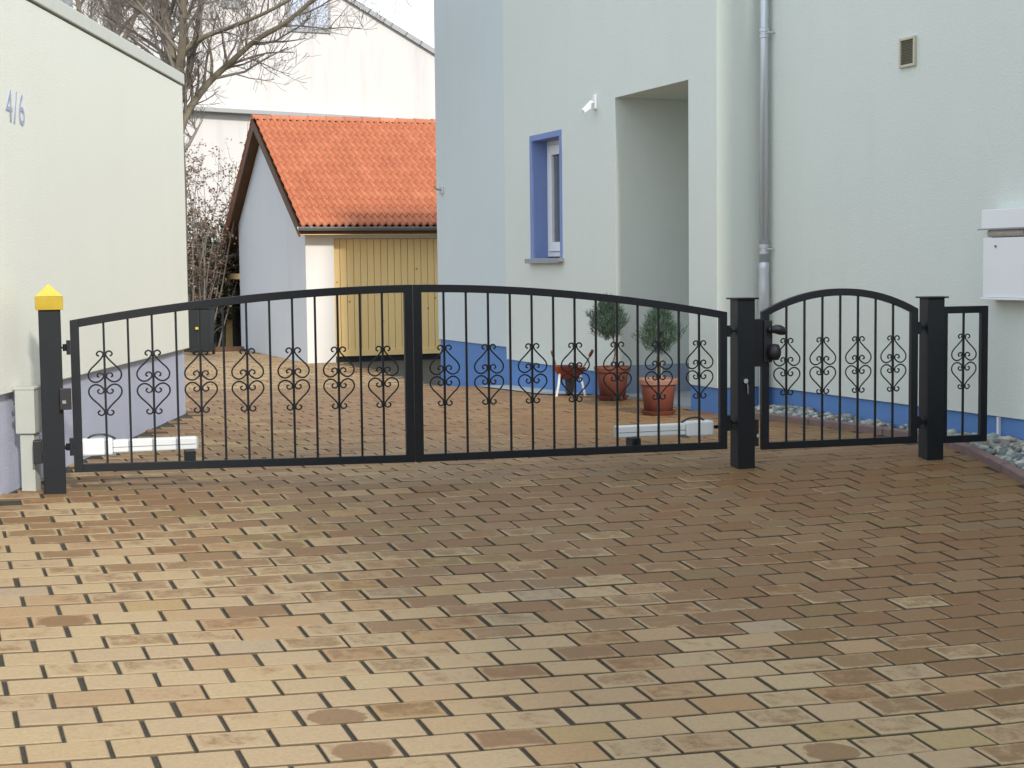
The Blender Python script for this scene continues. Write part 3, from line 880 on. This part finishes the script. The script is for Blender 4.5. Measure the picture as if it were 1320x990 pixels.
# motion lamp beside the recess
k_ = (771 - 660) / 2000; ul = (H0.x - k_ * H0.y) / (math.sin(TH) + k_ * math.cos(TH))
ml = thing('motion_lamp', tuple(U(ul, 0, 3.26)), 'small white motion sensor on the wall between the violet window and the recess', 'motion sensor')
mb = MB(); mb.frame_box(H0, E1, E2, Z, ul - .035, ul + .035, -.03, -.001, 3.17, 3.33); mb.build('wall_plate', M['pvc'], ml, bevel=.006)
mb = MB(); mb.tube([U(ul, -.03, 3.25), U(ul, -.09, 3.22)], .014, 10); mb.build('arm', M['pvc'], ml)
mb = MB()
P = [U(ul - .03, -.06, 3.27), U(ul - .03, -.17, 3.16), U(ul - .03, -.15, 3.12), U(ul - .03, -.07, 3.17)]
mb.prism(P, E1 * .06); mb.build('sensor_head', M['pvc'], ml, bevel=.006)
# small lamp on the far corner
fl = thing('wall_lamp', tuple(U(8.2, .03, 2.55)), 'tiny dark fitting at the far left corner of the pale house', 'wall fitting')
mb = MB(); mb.frame_box(H0, E1, E2, Z, 8.16, 8.26, .0, .028, 2.48, 2.58); mb.build('base', M['boxgrey'], fl, bevel=.004)
mb = MB(); mb.tube(catmull([U(8.21, .0, 2.54), U(8.21, -.06, 2.55), U(8.21, -.10, 2.60)], 4), .012, 8); mb.build('arm', M['galv'], fl)

# ================================================================== POTS
def pot_plant(px, d, label, mirror, seed, hc, cw, rimmat):
    k = (px - 660) / 2000
    # on the ray of column px, d metres out from the facade
    Y = (H0.x * math.cos(TH) + H0.y * math.sin(TH) - d) / (k * math.cos(TH) + math.sin(TH))
    X = k * Y; z = gz(X, Y); R = random.Random(seed)
    t = thing('potted_plant', (X, Y, z), label, 'potted plant', 'potted conifer standards by the recess')
    c = Vector((X, Y, z))
    mb = MB(); mb.lathe(c, [(0, .003), (.150, .003), (.178, .042), (.172, .044), (.15, .014), (0, .014)], 36); mb.build('saucer', M['terra'], t, smooth_=False)
    mb = MB(); mb.lathe(c, [(0, .016), (.135, .016), (.172, .30), (.172, .302)], 36); mb.build('pot', M['terra'], t, smooth_=True)
    mb = MB(); mb.lathe(c, [(.171, .298), (.192, .303), (.200, .345), (.197, .358), (.186, .358), (.178, .31)], 36); mb.build('rim', rimmat, t, smooth_=False)
    mb = MB(); mb.lathe(c, [(.180, .322), (.10, .335), (0, .342)], 24); mb.build('soil', M['soil'], t)
    lean = .05 * mirror
    top = c + Vector((lean, 0, hc))
    mb = MB(); mb.tube(catmull([c + Vector((-.02, 0, .33)), c + Vector((-.03 * mirror, .01, .50)), c + Vector((.01, 0, .66)), top], 5), .010, 7); mb.build('stem', M['stem'], t)
    mb = MB(); mb.tube([c + Vector((.035, .02, .33)), c + Vector((.03 + lean * .5, .02, hc + .02))], .005, 6); mb.build('cane', M['cane'], t)
    # crown of fine upswept sprays
    V = []; Fc = []; T = []
    for i in range(4600):
        while True:
            q = Vector((R.uniform(-1, 1), R.uniform(-1, 1), R.uniform(-1, 1)))
            if q.length < 1 and q.length > R.uniform(0, .75): break
        w = cw * (1 + .75 * noise.noise(q * 2.3 + Vector((seed, 0, 0))))
        squeeze = .92 - .42 * max(0, q.z) - .12 * max(0, -q.z)
        p = top + Vector((q.x * w * squeeze, q.y * w * squeeze, q.z * cw * 1.22 + .03))
        dr = (Vector((q.x, q.y, .0)) * .8 + Vector((R.gauss(0, .4), R.gauss(0, .4), 1.0 + R.gauss(0, .4)))).normalized()
        L_ = R.uniform(.025, .085); sd = dr.cross(Vector((R.gauss(0, 1), R.gauss(0, 1), R.gauss(0, 1)))).normalized() * .0034
        b0 = len(V); V += [p - sd, p + sd, p + dr * L_]; Fc.append((b0, b0 + 1, b0 + 2))
        T += [max(0, min(1, R.gauss(.45, .22)))] * 3
    me = bpy.data.meshes.new('crown'); me.from_pydata([tuple(v - c) for v in V], [], Fc); me.materials.append(M['needle']); set_tone(me, T)
    o = bpy.data.objects.new('crown', me); COL.objects.link(o); o.parent = t
pot_plant(790, .27, 'clipped conifer standard in a dark terracotta pot, next to the toy wheelbarrow', -1, 4, .84, .195, M['terra'])
pot_plant(849, .52, 'clipped conifer standard in the terracotta pot with a pale rim, right of the other pot', .4, 9, .79, .20, M['terrapale'])

# toy wheelbarrow planter
def barrow():
    k = (733 - 660) / 2000; d = .36
    Y = (H0.x * math.cos(TH) + H0.y * math.sin(TH) - d) / (k * math.cos(TH) + math.sin(TH)); X = k * Y
    z = gz(X, Y); t = thing('toy_wheelbarrow', (X, Y, z), 'small red wheelbarrow planter with white legs against the blue wall base', 'wheelbarrow')
    c = Vector((X, Y, z)); ax = Vector((1, .12, 0)).normalized(); ay = Vector((-.12, 1, 0)).normalized()
    def W(x, y, h): return c + ax * x + ay * y + Z * h
    mb = MB()
    lo = [W(-.10, -.09, .19), W(.10, -.09, .19), W(.09, .12, .21), W(-.09, .12, .21)]
    up = [W(-.20, -.15, .345), W(.185, -.15, .325), W(.16, .20, .34), W(-.17, .20, .34)]
    ui = [W(-.188, -.138, .343), W(.173, -.138, .323), W(.15, .188, .338), W(-.158, .188, .338)]
    li = [p + Z * .06 + (W(0, 0, .2) - p) * .05 for p in lo]
    V = lo + up + ui + li
    fs = [(3, 2, 1, 0)]
    for i in range(4):
        j = (i + 1) % 4
        fs += [(i, j, 4 + j, 4 + i), (4 + i, 4 + j, 8 + j, 8 + i), (8 + i, 8 + j, 12 + j, 12 + i)]
    fs.append((12, 13, 14, 15)); mb.add(V, fs); mb.build('tray', M['redplastic'], t, bevel=.004)
    mb = MB(); mb.add([p + Z * .065 for p in li], [(0, 1, 2, 3)]); mb.build('soil', M['soil'], t)
    for s in (-1, 1):
        mb = MB(); mb.tube([W(.115 * s, -.10, .27), W(.135 * s, -.15, .14), W(.165 * s, -.165, .0)], .014, 8); mb.build('leg', M['whitepaint'], t)
        mb = MB(); mb.tube([W(.05 * s, .15, .12), W(.12 * s, -.02, .25), W(.19 * s, -.22, .42), W(.215 * s, -.27, .49)], .009, 8); h = mb.build('handle', M['cane'], t)
        mb = MB(); mb.tube([W(.205 * s, -.25, .465), W(.228 * s, -.30, .525)], .018, 10); mb.build('grip', M['redplastic'], h)
    mb = MB()
    cc = W(0, .02, .085)
    mb.lathe((0, 0, 0), [(.03, -.022), (.075, -.024), (.085, -.012), (.085, .012), (.075, .024), (.03, .022)], 24)
    Rm = Matrix((ay, Z, ax)).transposed()
    mb.v = [cc + Rm @ v for v in mb.v]; mb.build('wheel', M['black'], t, smooth_=False)
    mb = MB(); mb.prism([W(-.06, -.12, .20), W(.06, -.12, .20), W(.035, -.10, .03), W(-.03, -.10, .03)], ay * .02); mb.build('front_board', M['black'], t)
barrow()

# ================================================================== TILED GARAGE
ga = thing('garage', (G0.x, G0.y, -.27), 'small garage with orange tiled roof and yellow pine door at the end of the drive', 'garage')
def Gp(s, t, z): return G0 + E2 * s + E1 * t + Z * z
GL = 7.5; GZ = -.6; TR = 3.2; ZR = 4.37; ZE = 2.19; OV = .35; TB = 7.77; ZB = 1.22; SO = -.2
def roof_z(t): return lerp(ZE, ZR, (t + OV) / (TR + OV)) if t < TR else lerp(ZR, ZB, (t - TR) / (TB - TR))
TW = 5.8; TK = .20
mb = MB()
P = [Gp(0, 0, GZ), Gp(0, TW, GZ), Gp(0, TW, roof_z(TW) - TK), Gp(0, TR, ZR - TK), Gp(0, 0, roof_z(0) - TK)]
mb.prism(P, E2 * .25); mb.build('gable_wall', M['garagegrey'], ga)
mb = MB(); D0, D1 = .52, 3.6
zh = roof_z(0) - TK
mb.frame_box(G0, E2, E1, Z, .252, D0, .0, .25, GZ, zh); mb.frame_box(G0, E2, E1, Z, D1, GL, 0, .25, GZ, zh)
mb.frame_box(G0, E2, E1, Z, D0 + .001, D1 - .001, 0, .25, 1.96, zh)
mb.frame_box(G0, E2, E1, Z, 0.0, .2515, -.004, .0, GZ, zh)
mb.build('front_wall', M['garagewhite'], ga)
mb = MB(); mb.frame_box(G0, E2, E1, Z, GL - .25, GL, .251, TW, GZ, 1.9); mb.frame_box(G0, E2, E1, Z, .251, GL - .26, TW - .2, TW, GZ, 2.1); mb.build('rear_wall', M['garagegrey'], ga)
# door of upright boards
mb = MB(); R = random.Random(2); x = D0 + .012; 
while x < D1 - .05:
    w = .128; mb.frame_box(G0, E2, E1, Z, x, min(x + w, D1 - .01) - .009, .09 + R.uniform(-.0015, .0015), .12, -.17, 1.955); x += w
dr = mb.build('garage_door', M['pine'], ga, bevel=.003)
mb = MB(); mb.frame_box(G0, E2, E1, Z, D0 + .01, D1 - .01, .112, .13, -.17, 1.957); mb.build('backing_board', M['brownwood'], dr)
mb = MB(); mb.frame_box(G0, E2, E1, Z, D0 + .012, D1 - .012, .07, .0885, -.17, -.06); mb.frame_box(G0, E2, E1, Z, D0 + .002, D0 + .012, .03, .13, -.3, 1.96); mb.build('rail', M['pine'], dr)
mb = MB(); mb.frame_box(G0, E2, E1, Z, 1.98, 2.01, .065, .088, .78, .92); mb.tube([Gp(1.995, .065, .86), Gp(1.995, .03, .86), Gp(1.92, .03, .86)], .009, 8); mb.build('door_handle', M['galv'], dr)
mb = MB(); mb.frame_box(G0, E2, E1, Z, D0 + .013, D1 - .012, .125, .14, -.32, -.17); mb.build('door_gap', M['black'], ga)
# eaves boards and gutter
mb = MB(); mb.frame_box(G0, E2, E1, Z, SO, GL + .2, -.30, -.006, ZE - .17, ZE - .145); mb.frame_box(G0, E2, E1, Z, SO, GL + .2, -.318, -.301, ZE - .17, ZE - .04); mb.build('eaves_board', M['pine'], ga)
gt = MB(); prof = [(-.07 * math.cos(q), -.065 * math.sin(q)) for q in [PI * i / 8 for i in range(9)]]
gs = [Gp(SO - .02, 0, 0), Gp(GL + .2, 0, 0)]
vs = []
for b in gs:
    for a, h in prof: vs.append(b + E1 * (-.392 + a) + Z * (ZE - .035 + h))
    for a, h in reversed(prof): vs.append(b + E1 * (-.392 + a * .9) + Z * (ZE - .033 + h * .9))
n_ = len(prof) * 2
fs = [(i, (i + 1) % n_, n_ + (i + 1) % n_, n_ + i) for i in range(n_)]; fs += [tuple(range(n_ - 1, -1, -1)), tuple(range(n_, 2 * n_))]
gt.add(vs, fs)
for i in range(12): gt.frame_box(G0, E2, E1, Z, i * .62, i * .62 + .02, -.462, -.455, ZE - .06, ZE - .02)
gt.build('gutter', M['gutter'], ga)
# roof deck and verge boards
mb = MB()
for ta, za, tb, zb2 in ((-OV + .03, ZE + .0, TR, ZR), (TR, ZR, TB, ZB)):
    mb.prism([Gp(SO + .03, ta, za - .055), Gp(SO + .03, tb, zb2 - .055), Gp(SO + .03, tb, zb2 - .16), Gp(SO + .03, ta, za - .16)], E2 * (GL + .3))
mb.build('roof_deck', M['brownwood'], ga)
mb = MB()
for ta, za, tb, zb2 in ((-OV, ZE, TR, ZR), (TR, ZR, TB, ZB)):
    mb.prism([Gp(SO, ta, za - .03), Gp(SO, tb, zb2 - .03), Gp(SO, tb, zb2 - .23), Gp(SO, ta, za - .21)], E2 * .028)
mb.build('verge_board', M['brownwood'], ga)
# tiles
def tiles():
    V = []; Fc = []; T = []; R = random.Random(21)
    tw = .262
    def field(t0, z0, t1, z1, rows):
        sl = Vector((0, 0, 0)) + E1 * (t1 - t0) + Z * (z1 - z0); Ls = sl.length; sl = sl / Ls
        up = E2.cross(sl); up = up if up.z > 0 else -up
        o = G0 + E1 * t0 + Z * z0; dl = Ls / rows
        cols = int((GL + .4) / tw)
        prof = [(k / 14, .030 + .036 * math.cos(4 * PI * k / 14) + (.004 if k in (0, 1, 13, 14) else 0)) for k in range(15)]
        for r in range(rows):
            for c_ in range(cols):
                tone = max(0, min(1, R.gauss(.5, .13))); s0 = SO + c_ * tw; jz = R.uniform(-.002, .002)
                b0 = len(V)
                for (v_, lift) in ((-.02, .038), (.0, .044), (.5, .024), (1.06, .002)):
                    for (u_, h) in prof:
                        V.append(o + E2 * (s0 + u_ * tw) + sl * ((r + v_) * dl) + up * (h + lift + jz))
                for (u_, h) in prof: V.append(o + E2 * (s0 + u_ * tw) + sl * ((r - .02) * dl) + up * (h + jz - .012))
                k = len(prof)
                for a in range(3):
                    for b in range(k - 1): Fc.append((b0 + a * k + b, b0 + a * k + b + 1, b0 + (a + 1) * k + b + 1, b0 + (a + 1) * k + b))
                for b in range(k - 1): Fc.append((b0 + 4 * k + b, b0 + 4 * k + b + 1, b0 + b + 1, b0 + b))
                T.extend([tone] * (5 * k))
    field(-OV - .05, ZE - .03, TR, ZR, 13); field(TB + .04, ZB - .02, TR, ZR, 17)
    me = bpy.data.meshes.new('roof_tiles'); me.from_pydata([tuple(v - worig(ga)) for v in V], [], Fc); me.materials.append(M['tile']); set_tone(me, T)
    o = bpy.data.objects.new('roof_tiles', me); COL.objects.link(o); o.parent = ga; WO[o.name] = worig(ga)
    for p in me.polygons: p.use_smooth = True
    # ridge caps and verge tiles
    mb = MB(); T2 = []
    s = SO - .02; i = 0
    while s < GL + .2:
        pts = []
        for e_, rr in ((0, .125), (.40, .105)):
            for q in [PI * j / 8 for j in range(9)]:
                pts.append(G0 + E2 * (s + e_) + E1 * (TR + rr * math.cos(q) * 1.05) + Z * (ZR - .015 + rr * math.sin(q) * .8))
        mb.add(pts, [(j, j + 1, 9 + j + 1, 9 + j) for j in range(8)] + [tuple(range(9))]); tn = R.random(); T2 += [tn] * 18
        s += .37; i += 1
    ro = mb.build('ridge_tiles', M['tile'], o, smooth_=False); set_tone(ro.data, T2)
tiles()
# lean-to behind the gable wall; its inner shade painted as near-black boards
mb = MB(); mb.frame_box(G0, E2, E1, Z, .28, .33, TW + .01, TB + 1.2, GZ, 1.3); mb.frame_box(G0, E2, E1, Z, -2.2, .27, TB + 1.15, TB + 1.2, GZ, 1.0); mb.build('shed_shade_boards', M['shedshade'], ga)
mb = MB(); mb.frame_box(G0, E2, E1, Z, -.02, .12, TB - .45, TB - .33, GZ, 1.35); mb.frame_box(G0, E2, E1, Z, -.02, .1, TW, TB - .2, 1.22, 1.34); mb.build('shed_post', M['pine'], ga)

# ================================================================== FAR BUILDING
FB0 = Vector((-5.5, 50, 0))
def fpt(px, py, off=0):
    d = ray(px, py); n = Vector((E2.y, -E2.x, 0))
    t = ((FB0 + n * off) - CAM).dot(n) / d.dot(n); return CAM + d * t
fb = thing('apartment_building', (FB0.x, FB0.y, -.5), 'large white gabled building with dark roof edge behind the tiled garage', 'building')
nF = Vector((E2.y, -E2.x, 0))
pR = fpt(640, 120); pT = fpt(445, 0); dv = (pT - pR); pApex = pT + dv * 1.2; pL = fpt(100, 200)
pLd = Vector((pL.x, pL.y, -1)); pRd = Vector((pR.x, pR.y, -1))
wl = [pRd, pR, pApex, Vector((pL.x, pL.y, pApex.z - .5)), pLd]
mb = MB(); mb.prism(wl, -nF * 9); mb.build('wall', M['farwhite'], fb)
# roof verge: thin dark tiles stepping down
mb = MB(); n_ = 46; e = (pR - pApex); el = e.length; e = e / el; upn = Vector((0, 0, 1)) - e * e.z; upn.normalize()
for i in range(n_):
    a = pApex + e * (el * i / n_); mb.frame_box(a, e, -nF, upn, 0, el / n_ + .04, -.12, 9, .0 + .03 * 0, .10 + (.05 if i % 1 == 0 else 0))
    mb.v[-8:] = [v + upn * (.0) for v in mb.v[-8:]]
mb.build('roof', M['fargrey'], fb)
a = fpt(150, 134); b = fpt(503, 154)
mb = MB(); L_ = (b - a).length; ax = (b - a).normalized(); mb.frame_box(a, ax, -nF, Z, 0, L_, -.35, .0, -.10, .02); mb.build('ledge', M['fargrey'], fb)
a = fpt(360, 40, .0); b = fpt(425, 37)
zt_ = 1.4 + 370 * 50 / 2000
wf = MB()
wa, wb = fpt(372, 38), fpt(424, 38); axw = Vector((wb.x - wa.x, wb.y - wa.y, 0)).normalized(); ww = Vector((wb.x - wa.x, wb.y - wa.y, 0)).length
wf.frame_box(wa, axw, -nF, Z, -.05, ww + .05, -.06, .02, -.06, 1.6)
wo2 = wf.build('window', M['fargrey'], fb)
mb = MB(); 
for i in range(2):
    mb.frame_box(wa, axw, -nF, Z, i * ww / 2 + .05, (i + 1) * ww / 2 - .05, -.08, -.0605, .05, 1.5)
m_gl = simple('pale_glass', (.48, .52, .60), .15, 0, .1, 2); mb.build('pane', m_gl, wo2)
wa = fpt(286, 10); wf = MB(); wf.frame_box(wa, axw, -nF, Z, 0, .55, -.06, .02, 0, 1.2); wf.build('window', M['fargrey'], fb)

# ================================================================== TREES
def limb_tree(name, root_px, depth, limbs, label, cat, seed, mat, levels, twig_len, group=None, spread=.55, nsub=5, base=None):
    R = random.Random(seed)
    t = thing(name, base, label, cat, group)
    trunk = MB(); tw = MB()
    def grow(p, d, L_, r, lev, into):
        n = 5; pts = [p]; rs = [r]; q = p.copy(); dd = d.copy()
        for i in range(n):
            dd = (dd + Vector((R.gauss(0, .13), R.gauss(0, .13), R.gauss(0, .10) + .05))).normalized()
            q = q + dd * (L_ / n); pts.append(q.copy()); rs.append(max(.0028, r * (1 - .62 * (i + 1) / n)))
        into.tube(pts, rs, 5 if lev > 1 else 3, cap=False)
        if lev <= 0: return
        k = nsub if lev > 1 else nsub + 1
        for j in range(k):
            f = R.uniform(.25, 1.0); i = min(n - 1, int(f * n)); b = pts[i].lerp(pts[i + 1], f * n - i if f < 1 else 1)
            az = R.uniform(0, 2 * PI); perp = dd.orthogonal().normalized(); perp = Matrix.Rotation(az, 3, dd) @ perp
            nd = (dd * (1 - spread) + perp * spread * R.uniform(.7, 1.3) + Vector((0, 0, .12))).normalized()
            grow(b, nd, L_ * R.uniform(.45, .72), rs[i] * .55, lev - 1, tw)
    for pts, r0, r1, sub in limbs:
        W3 = [CAM + ray(px, py) * ((depth + dd) / F) for px, py, dd in pts]
        path = catmull(W3, 5); k = len(path)
        rs = [lerp(r0, r1, (i / (k - 1)) ** .8) for i in range(k)]
        trunk.tube(path, rs, 9, cap=False)
        for j in range(sub):
            f = R.uniform(.12, 1.0); i = min(k - 2, int(f * (k - 1))); dd = (path[i + 1] - path[i]).normalized()
            perp = Matrix.Rotation(R.uniform(0, 2 * PI), 3, dd) @ dd.orthogonal().normalized()
            nd = (dd * .55 + perp * .6 + Vector((0, 0, .15))).normalized()
            grow(path[i], nd, twig_len * R.uniform(.5, 1.1), min(rs[i] * .5, .035), levels, tw)
    trunk.build('trunk', mat, t, smooth_=True, fix=False)
    tw.build('crown', M['twig'], t, smooth_=True, fix=False)
    return t
limb_tree('bare_tree', None, 21.5, [
    ([(232, 430, 0), (231, 250, 0), (226, 150, 0), (222, 90, 0), (214, 30, .2), (206, -40, .3), (200, -120, .3)], .115, .065, 6),
    ([(226, 120, 0), (234, 70, -.2), (236, 20, -.4), (232, -60, -.6)], .075, .04, 6),
    ([(229, 140, 0), (243, 95, .3), (252, 50, .5), (260, 0, .6), (270, -70, .8)], .055, .03, 7),
    ([(230, 175, 0), (243, 143, .2), (268, 108, .3), (300, 78, .2), (330, 52, 0), (370, 28, -.2), (420, -15, -.4)], .062, .026, 18),
    ([(272, 104, .3), (273, 78, .5), (268, 50, .8)], .028, .014, 3),
    ([(236, 66, -.2), (262, 48, -.3), (300, 34, -.5), (345, 15, -.8), (390, -10, -1)], .045, .018, 10),
    ([(216, 40, .2), (190, 20, .2), (160, -5, .2), (130, -40, .3)], .05, .02, 10),
    ([(222, 80, 0), (200, 60, .4), (170, 40, .6), (135, 20, .8)], .035, .012, 9)],
    'big bare tree with grey green trunks rising behind the cream building', 'tree', 5, M['bark'], 3, 1.15, base=(-4.6, 21.5, -.2), nsub=4)
limb_tree('bare_tree', None, 27, [
    ([(130, 420, 0), (132, 200, 0), (140, 60, 0), (150, 0, 0), (155, -80, 0)], .14, .07, 14),
    ([(138, 90, 0), (170, 30, 0), (190, -30, 0)], .06, .03, 9),
    ([(134, 130, 0), (110, 50, 0), (100, 0, 0), (95, -50, 0)], .06, .03, 9),
    ([(140, 70, 0), (155, 40, 1), (185, 5, 1), (205, -40, 1)], .05, .02, 10)],
    'thin bare tree whose twigs show above the roof edge of the cream building', 'tree', 15, M['bark'], 3, 1.35, base=(-7.1, 27, -.2), nsub=4)

def leafy(name, X, Y, zlo, zhi, w, n, leafm, label, cat, seed, size, group=None, stems=14, lowdense=1.0):
    R = random.Random(seed); z0 = gz(X, Y)
    t = thing(name, (X, Y, z0), label, cat, group); c = Vector((X, Y, z0))
    mb = MB(); ends = []
    for i in range(stems):
        a = R.uniform(0, 2 * PI); H = R.uniform(.6, 1) * (zhi)
        pts = [c + Vector((R.gauss(0, .1), R.gauss(0, .1), 0))]; d = Vector((math.cos(a) * .16 * w, math.sin(a) * .16 * w, 1)).normalized()
        for k in range(7):
            d = (d + Vector((R.gauss(0, .10), R.gauss(0, .10), .03))).normalized(); pts.append(pts[-1] + d * H / 7)
        mb.tube(pts, [lerp(.022, .004, k / 7) for k in range(8)], 5, cap=False)
        for k in range(14):
            q = R.randint(1, 6); b = pts[q].lerp(pts[q + 1], R.random()); dd = Vector((R.gauss(0, 1), R.gauss(0, 1), R.gauss(.35, .4))).normalized()
            L_ = R.uniform(.25, .7) * w; e2_ = b + dd * L_ * .5 + Vector((0, 0, .05)); e3 = e2_ + (dd + Vector((R.gauss(0, .3), R.gauss(0, .3), R.gauss(0, .3)))) * L_ * .5
            mb.tube([b, e2_, e3], [.006, .004, .002], 3, cap=False); ends.append((b, e2_, e3))
    mb.build('stems', M['twig'], t, fix=False)
    V = []; Fc = []; T = []
    for i in range(n):
        b, m_, e_ = R.choice(ends); f = R.random()
        p = (b.lerp(m_, f) if R.random() < .5 else m_.lerp(e_, f)) + Vector((R.gauss(0, .03), R.gauss(0, .03), R.gauss(0, .03)))
        if p.z < zlo + z0: continue
        if R.random() > lerp(1, lowdense, min(1, (p.z - z0) / zhi)): continue
        s = size * R.uniform(.5, 1.2); a = Vector((R.gauss(0, 1), R.gauss(0, 1), R.gauss(0, .7))).normalized(); b2 = a.cross(Vector((R.gauss(0, 1), R.gauss(0, 1), R.gauss(0, 1)))).normalized()
        k = len(V); V += [p, p + a * s * .5 + b2 * s * .28, p + a * s, p + a * s * .5 - b2 * s * .28]; Fc.append((k, k + 1, k + 2, k + 3))
        T += [max(0, min(1, R.gauss(.5, .25)))] * 4
    me = bpy.data.meshes.new('leaves'); me.from_pydata([tuple(v - c) for v in V], [], Fc); me.materials.append(leafm); set_tone(me, T)
    o = bpy.data.objects.new('leaves', me); COL.objects.link(o); o.parent = t
leafy('shrub', -6.7, 33.6, .9, 5.2, 1.5, 7500, M['dryleaf'], 'tall twiggy shrub with dry brown leaves beside the corner of the cream building', 'shrub', 3, .07, stems=24, lowdense=.6)
leafy('shrub', -6.75, 34.6, .1, 2.9, 1.1, 11000, M['darkleaf'], 'dark green laurel shrub below the brown twigs, left of the tiled garage', 'shrub', 8, .10, stems=18, lowdense=.8)
leafy('shrub', -8.2, 36.5, .2, 4.6, 1.4, 6000, M['dryleaf'], 'brown leaved shrub standing behind the dark laurel', 'shrub', 18, .08, stems=26, lowdense=.5)

# low plank edging where the paving stops, bins and clutter at the rear
gb = thing('wheelie_bin', (-6.2, 31.0, gz(-6.2, 31)), 'dark wheelie bin past the corner of the cream building', 'bin')
c = worig(gb)
mb = MB(); lo = [(-.24, -.27), (.24, -.27), (.24, .27), (-.24, .27)]
vs = [c + Vector((x * .82, y * .85, .06)) for x, y in lo] + [c + Vector((x, y, .92)) for x, y in lo]
mb.add(vs, [(3, 2, 1, 0), (4, 5, 6, 7)] + [(i, (i + 1) % 4, 4 + (i + 1) % 4, 4 + i) for i in range(4)]); mb.build('body', M['bin'], gb, bevel=.02)
mb = MB(); mb.frame_box(c, Vector((1, 0, 0)), Vector((0, 1, 0)), Z, -.26, .26, -.30, .28, .922, .98); mb.build('lid', M['bin'], gb, bevel=.015)
mb = MB(); mb.tube([c + Vector((-.2, .30, .88)), c + Vector((.2, .30, .88))], .015, 8); mb.build('handle', M['bin'], gb)
for s in (-1, 1):
    mb = MB(); mb.tube([c + Vector((.20 * s - .02, .22, .09)), c + Vector((.20 * s + .02, .22, .09))], .09, 16); mb.build('wheel', M['black'], gb)
mb = MB(); mb.box(c.x - .05, c.x + .02, c.y - .318, c.y - .302, .52 + c.z, .57 + c.z)
mb.build('sticker', M['amber'], gb)
mb = MB()
a_ = Vector((-11, 32.2, 0)); b2_ = Vector((-5.6, 32.4, 0))
mb.frame_box(a_ + Z * -.27, (b2_ - a_).normalized(), Z.cross((b2_ - a_).normalized()), Z, 0, (b2_ - a_).length, 0, .08, -.1, .09)
tag(mb.build('kerb', M['brownwood']), kind='structure')

# unseen block added behind the camera: it shades the right half of the forecourt
nb = thing('shade_block', (10.5, -8.6, -1), 'unseen plain block added to shade the right half of the forecourt', 'house')
SBX, SBY, SBZ = 3.95, -4.3, 11.2
mb = MB(); fp = [(SBX, SBY), (18, SBY), (21.1, -12), (SBX + 3.11, -12)]
mb.prism([(x, y, -1.5) for x, y in fp], (0, 0, SBZ + 1.5)); mb.build('wall', M['garagewhite'], nb)
mb = MB(); mb.prism([(x, y, SBZ + .01) for x, y in fp], (0, 0, .15)); mb.build('roof', M['brownwood'], nb)

# ================================================================== LIGHT
SUN = Vector((.375, -.927, 0)).normalized() * math.cos(math.radians(31)) + Z * math.sin(math.radians(31))
ld = bpy.data.lights.new('sun', 'SUN'); ld.energy = 2.75; ld.angle = math.radians(5); ld.color = (1.0, .945, .86)
lo_ = bpy.data.objects.new('sun', ld); COL.objects.link(lo_); lo_.rotation_euler = SUN.to_track_quat('Z', 'Y').to_euler(); lo_.location = (6, -10, 12)
w = bpy.data.worlds.new('World'); scene.world = w; w.use_nodes = True
N, L = w.node_tree.nodes, w.node_tree.links
bg = N['Background']
sk = N.new('ShaderNodeTexSky'); sk.sky_type = 'NISHITA'; sk.sun_disc = False
sk.sun_elevation = math.radians(31); sk.sun_rotation = math.atan2(SUN.x, SUN.y); sk.dust_density = 3.5; sk.air_density = 1.0; sk.ozone_density = 1.0
tc = N.new('ShaderNodeTexCoord')
cl = noise_n(N, L, 1.6, 7, .6, vec=tc.outputs['Generated'], stretch=(1, 1, 2.2), dist=.3)
cm = ramp_n(N, L, cl, [(.30, (.45, .45, .45)), (.62, (1, 1, 1))])
L.new(mixc(N, L, cm, sk.outputs[0], (8.7, 9.75, 10.9)), bg.inputs[0])
bg.inputs[1].default_value = .118

scene.view_settings.view_transform = 'Standard'; scene.view_settings.look = 'None'
scene.view_settings.exposure = 0.38; scene.view_settings.gamma = 1
scene.render.engine = 'CYCLES'
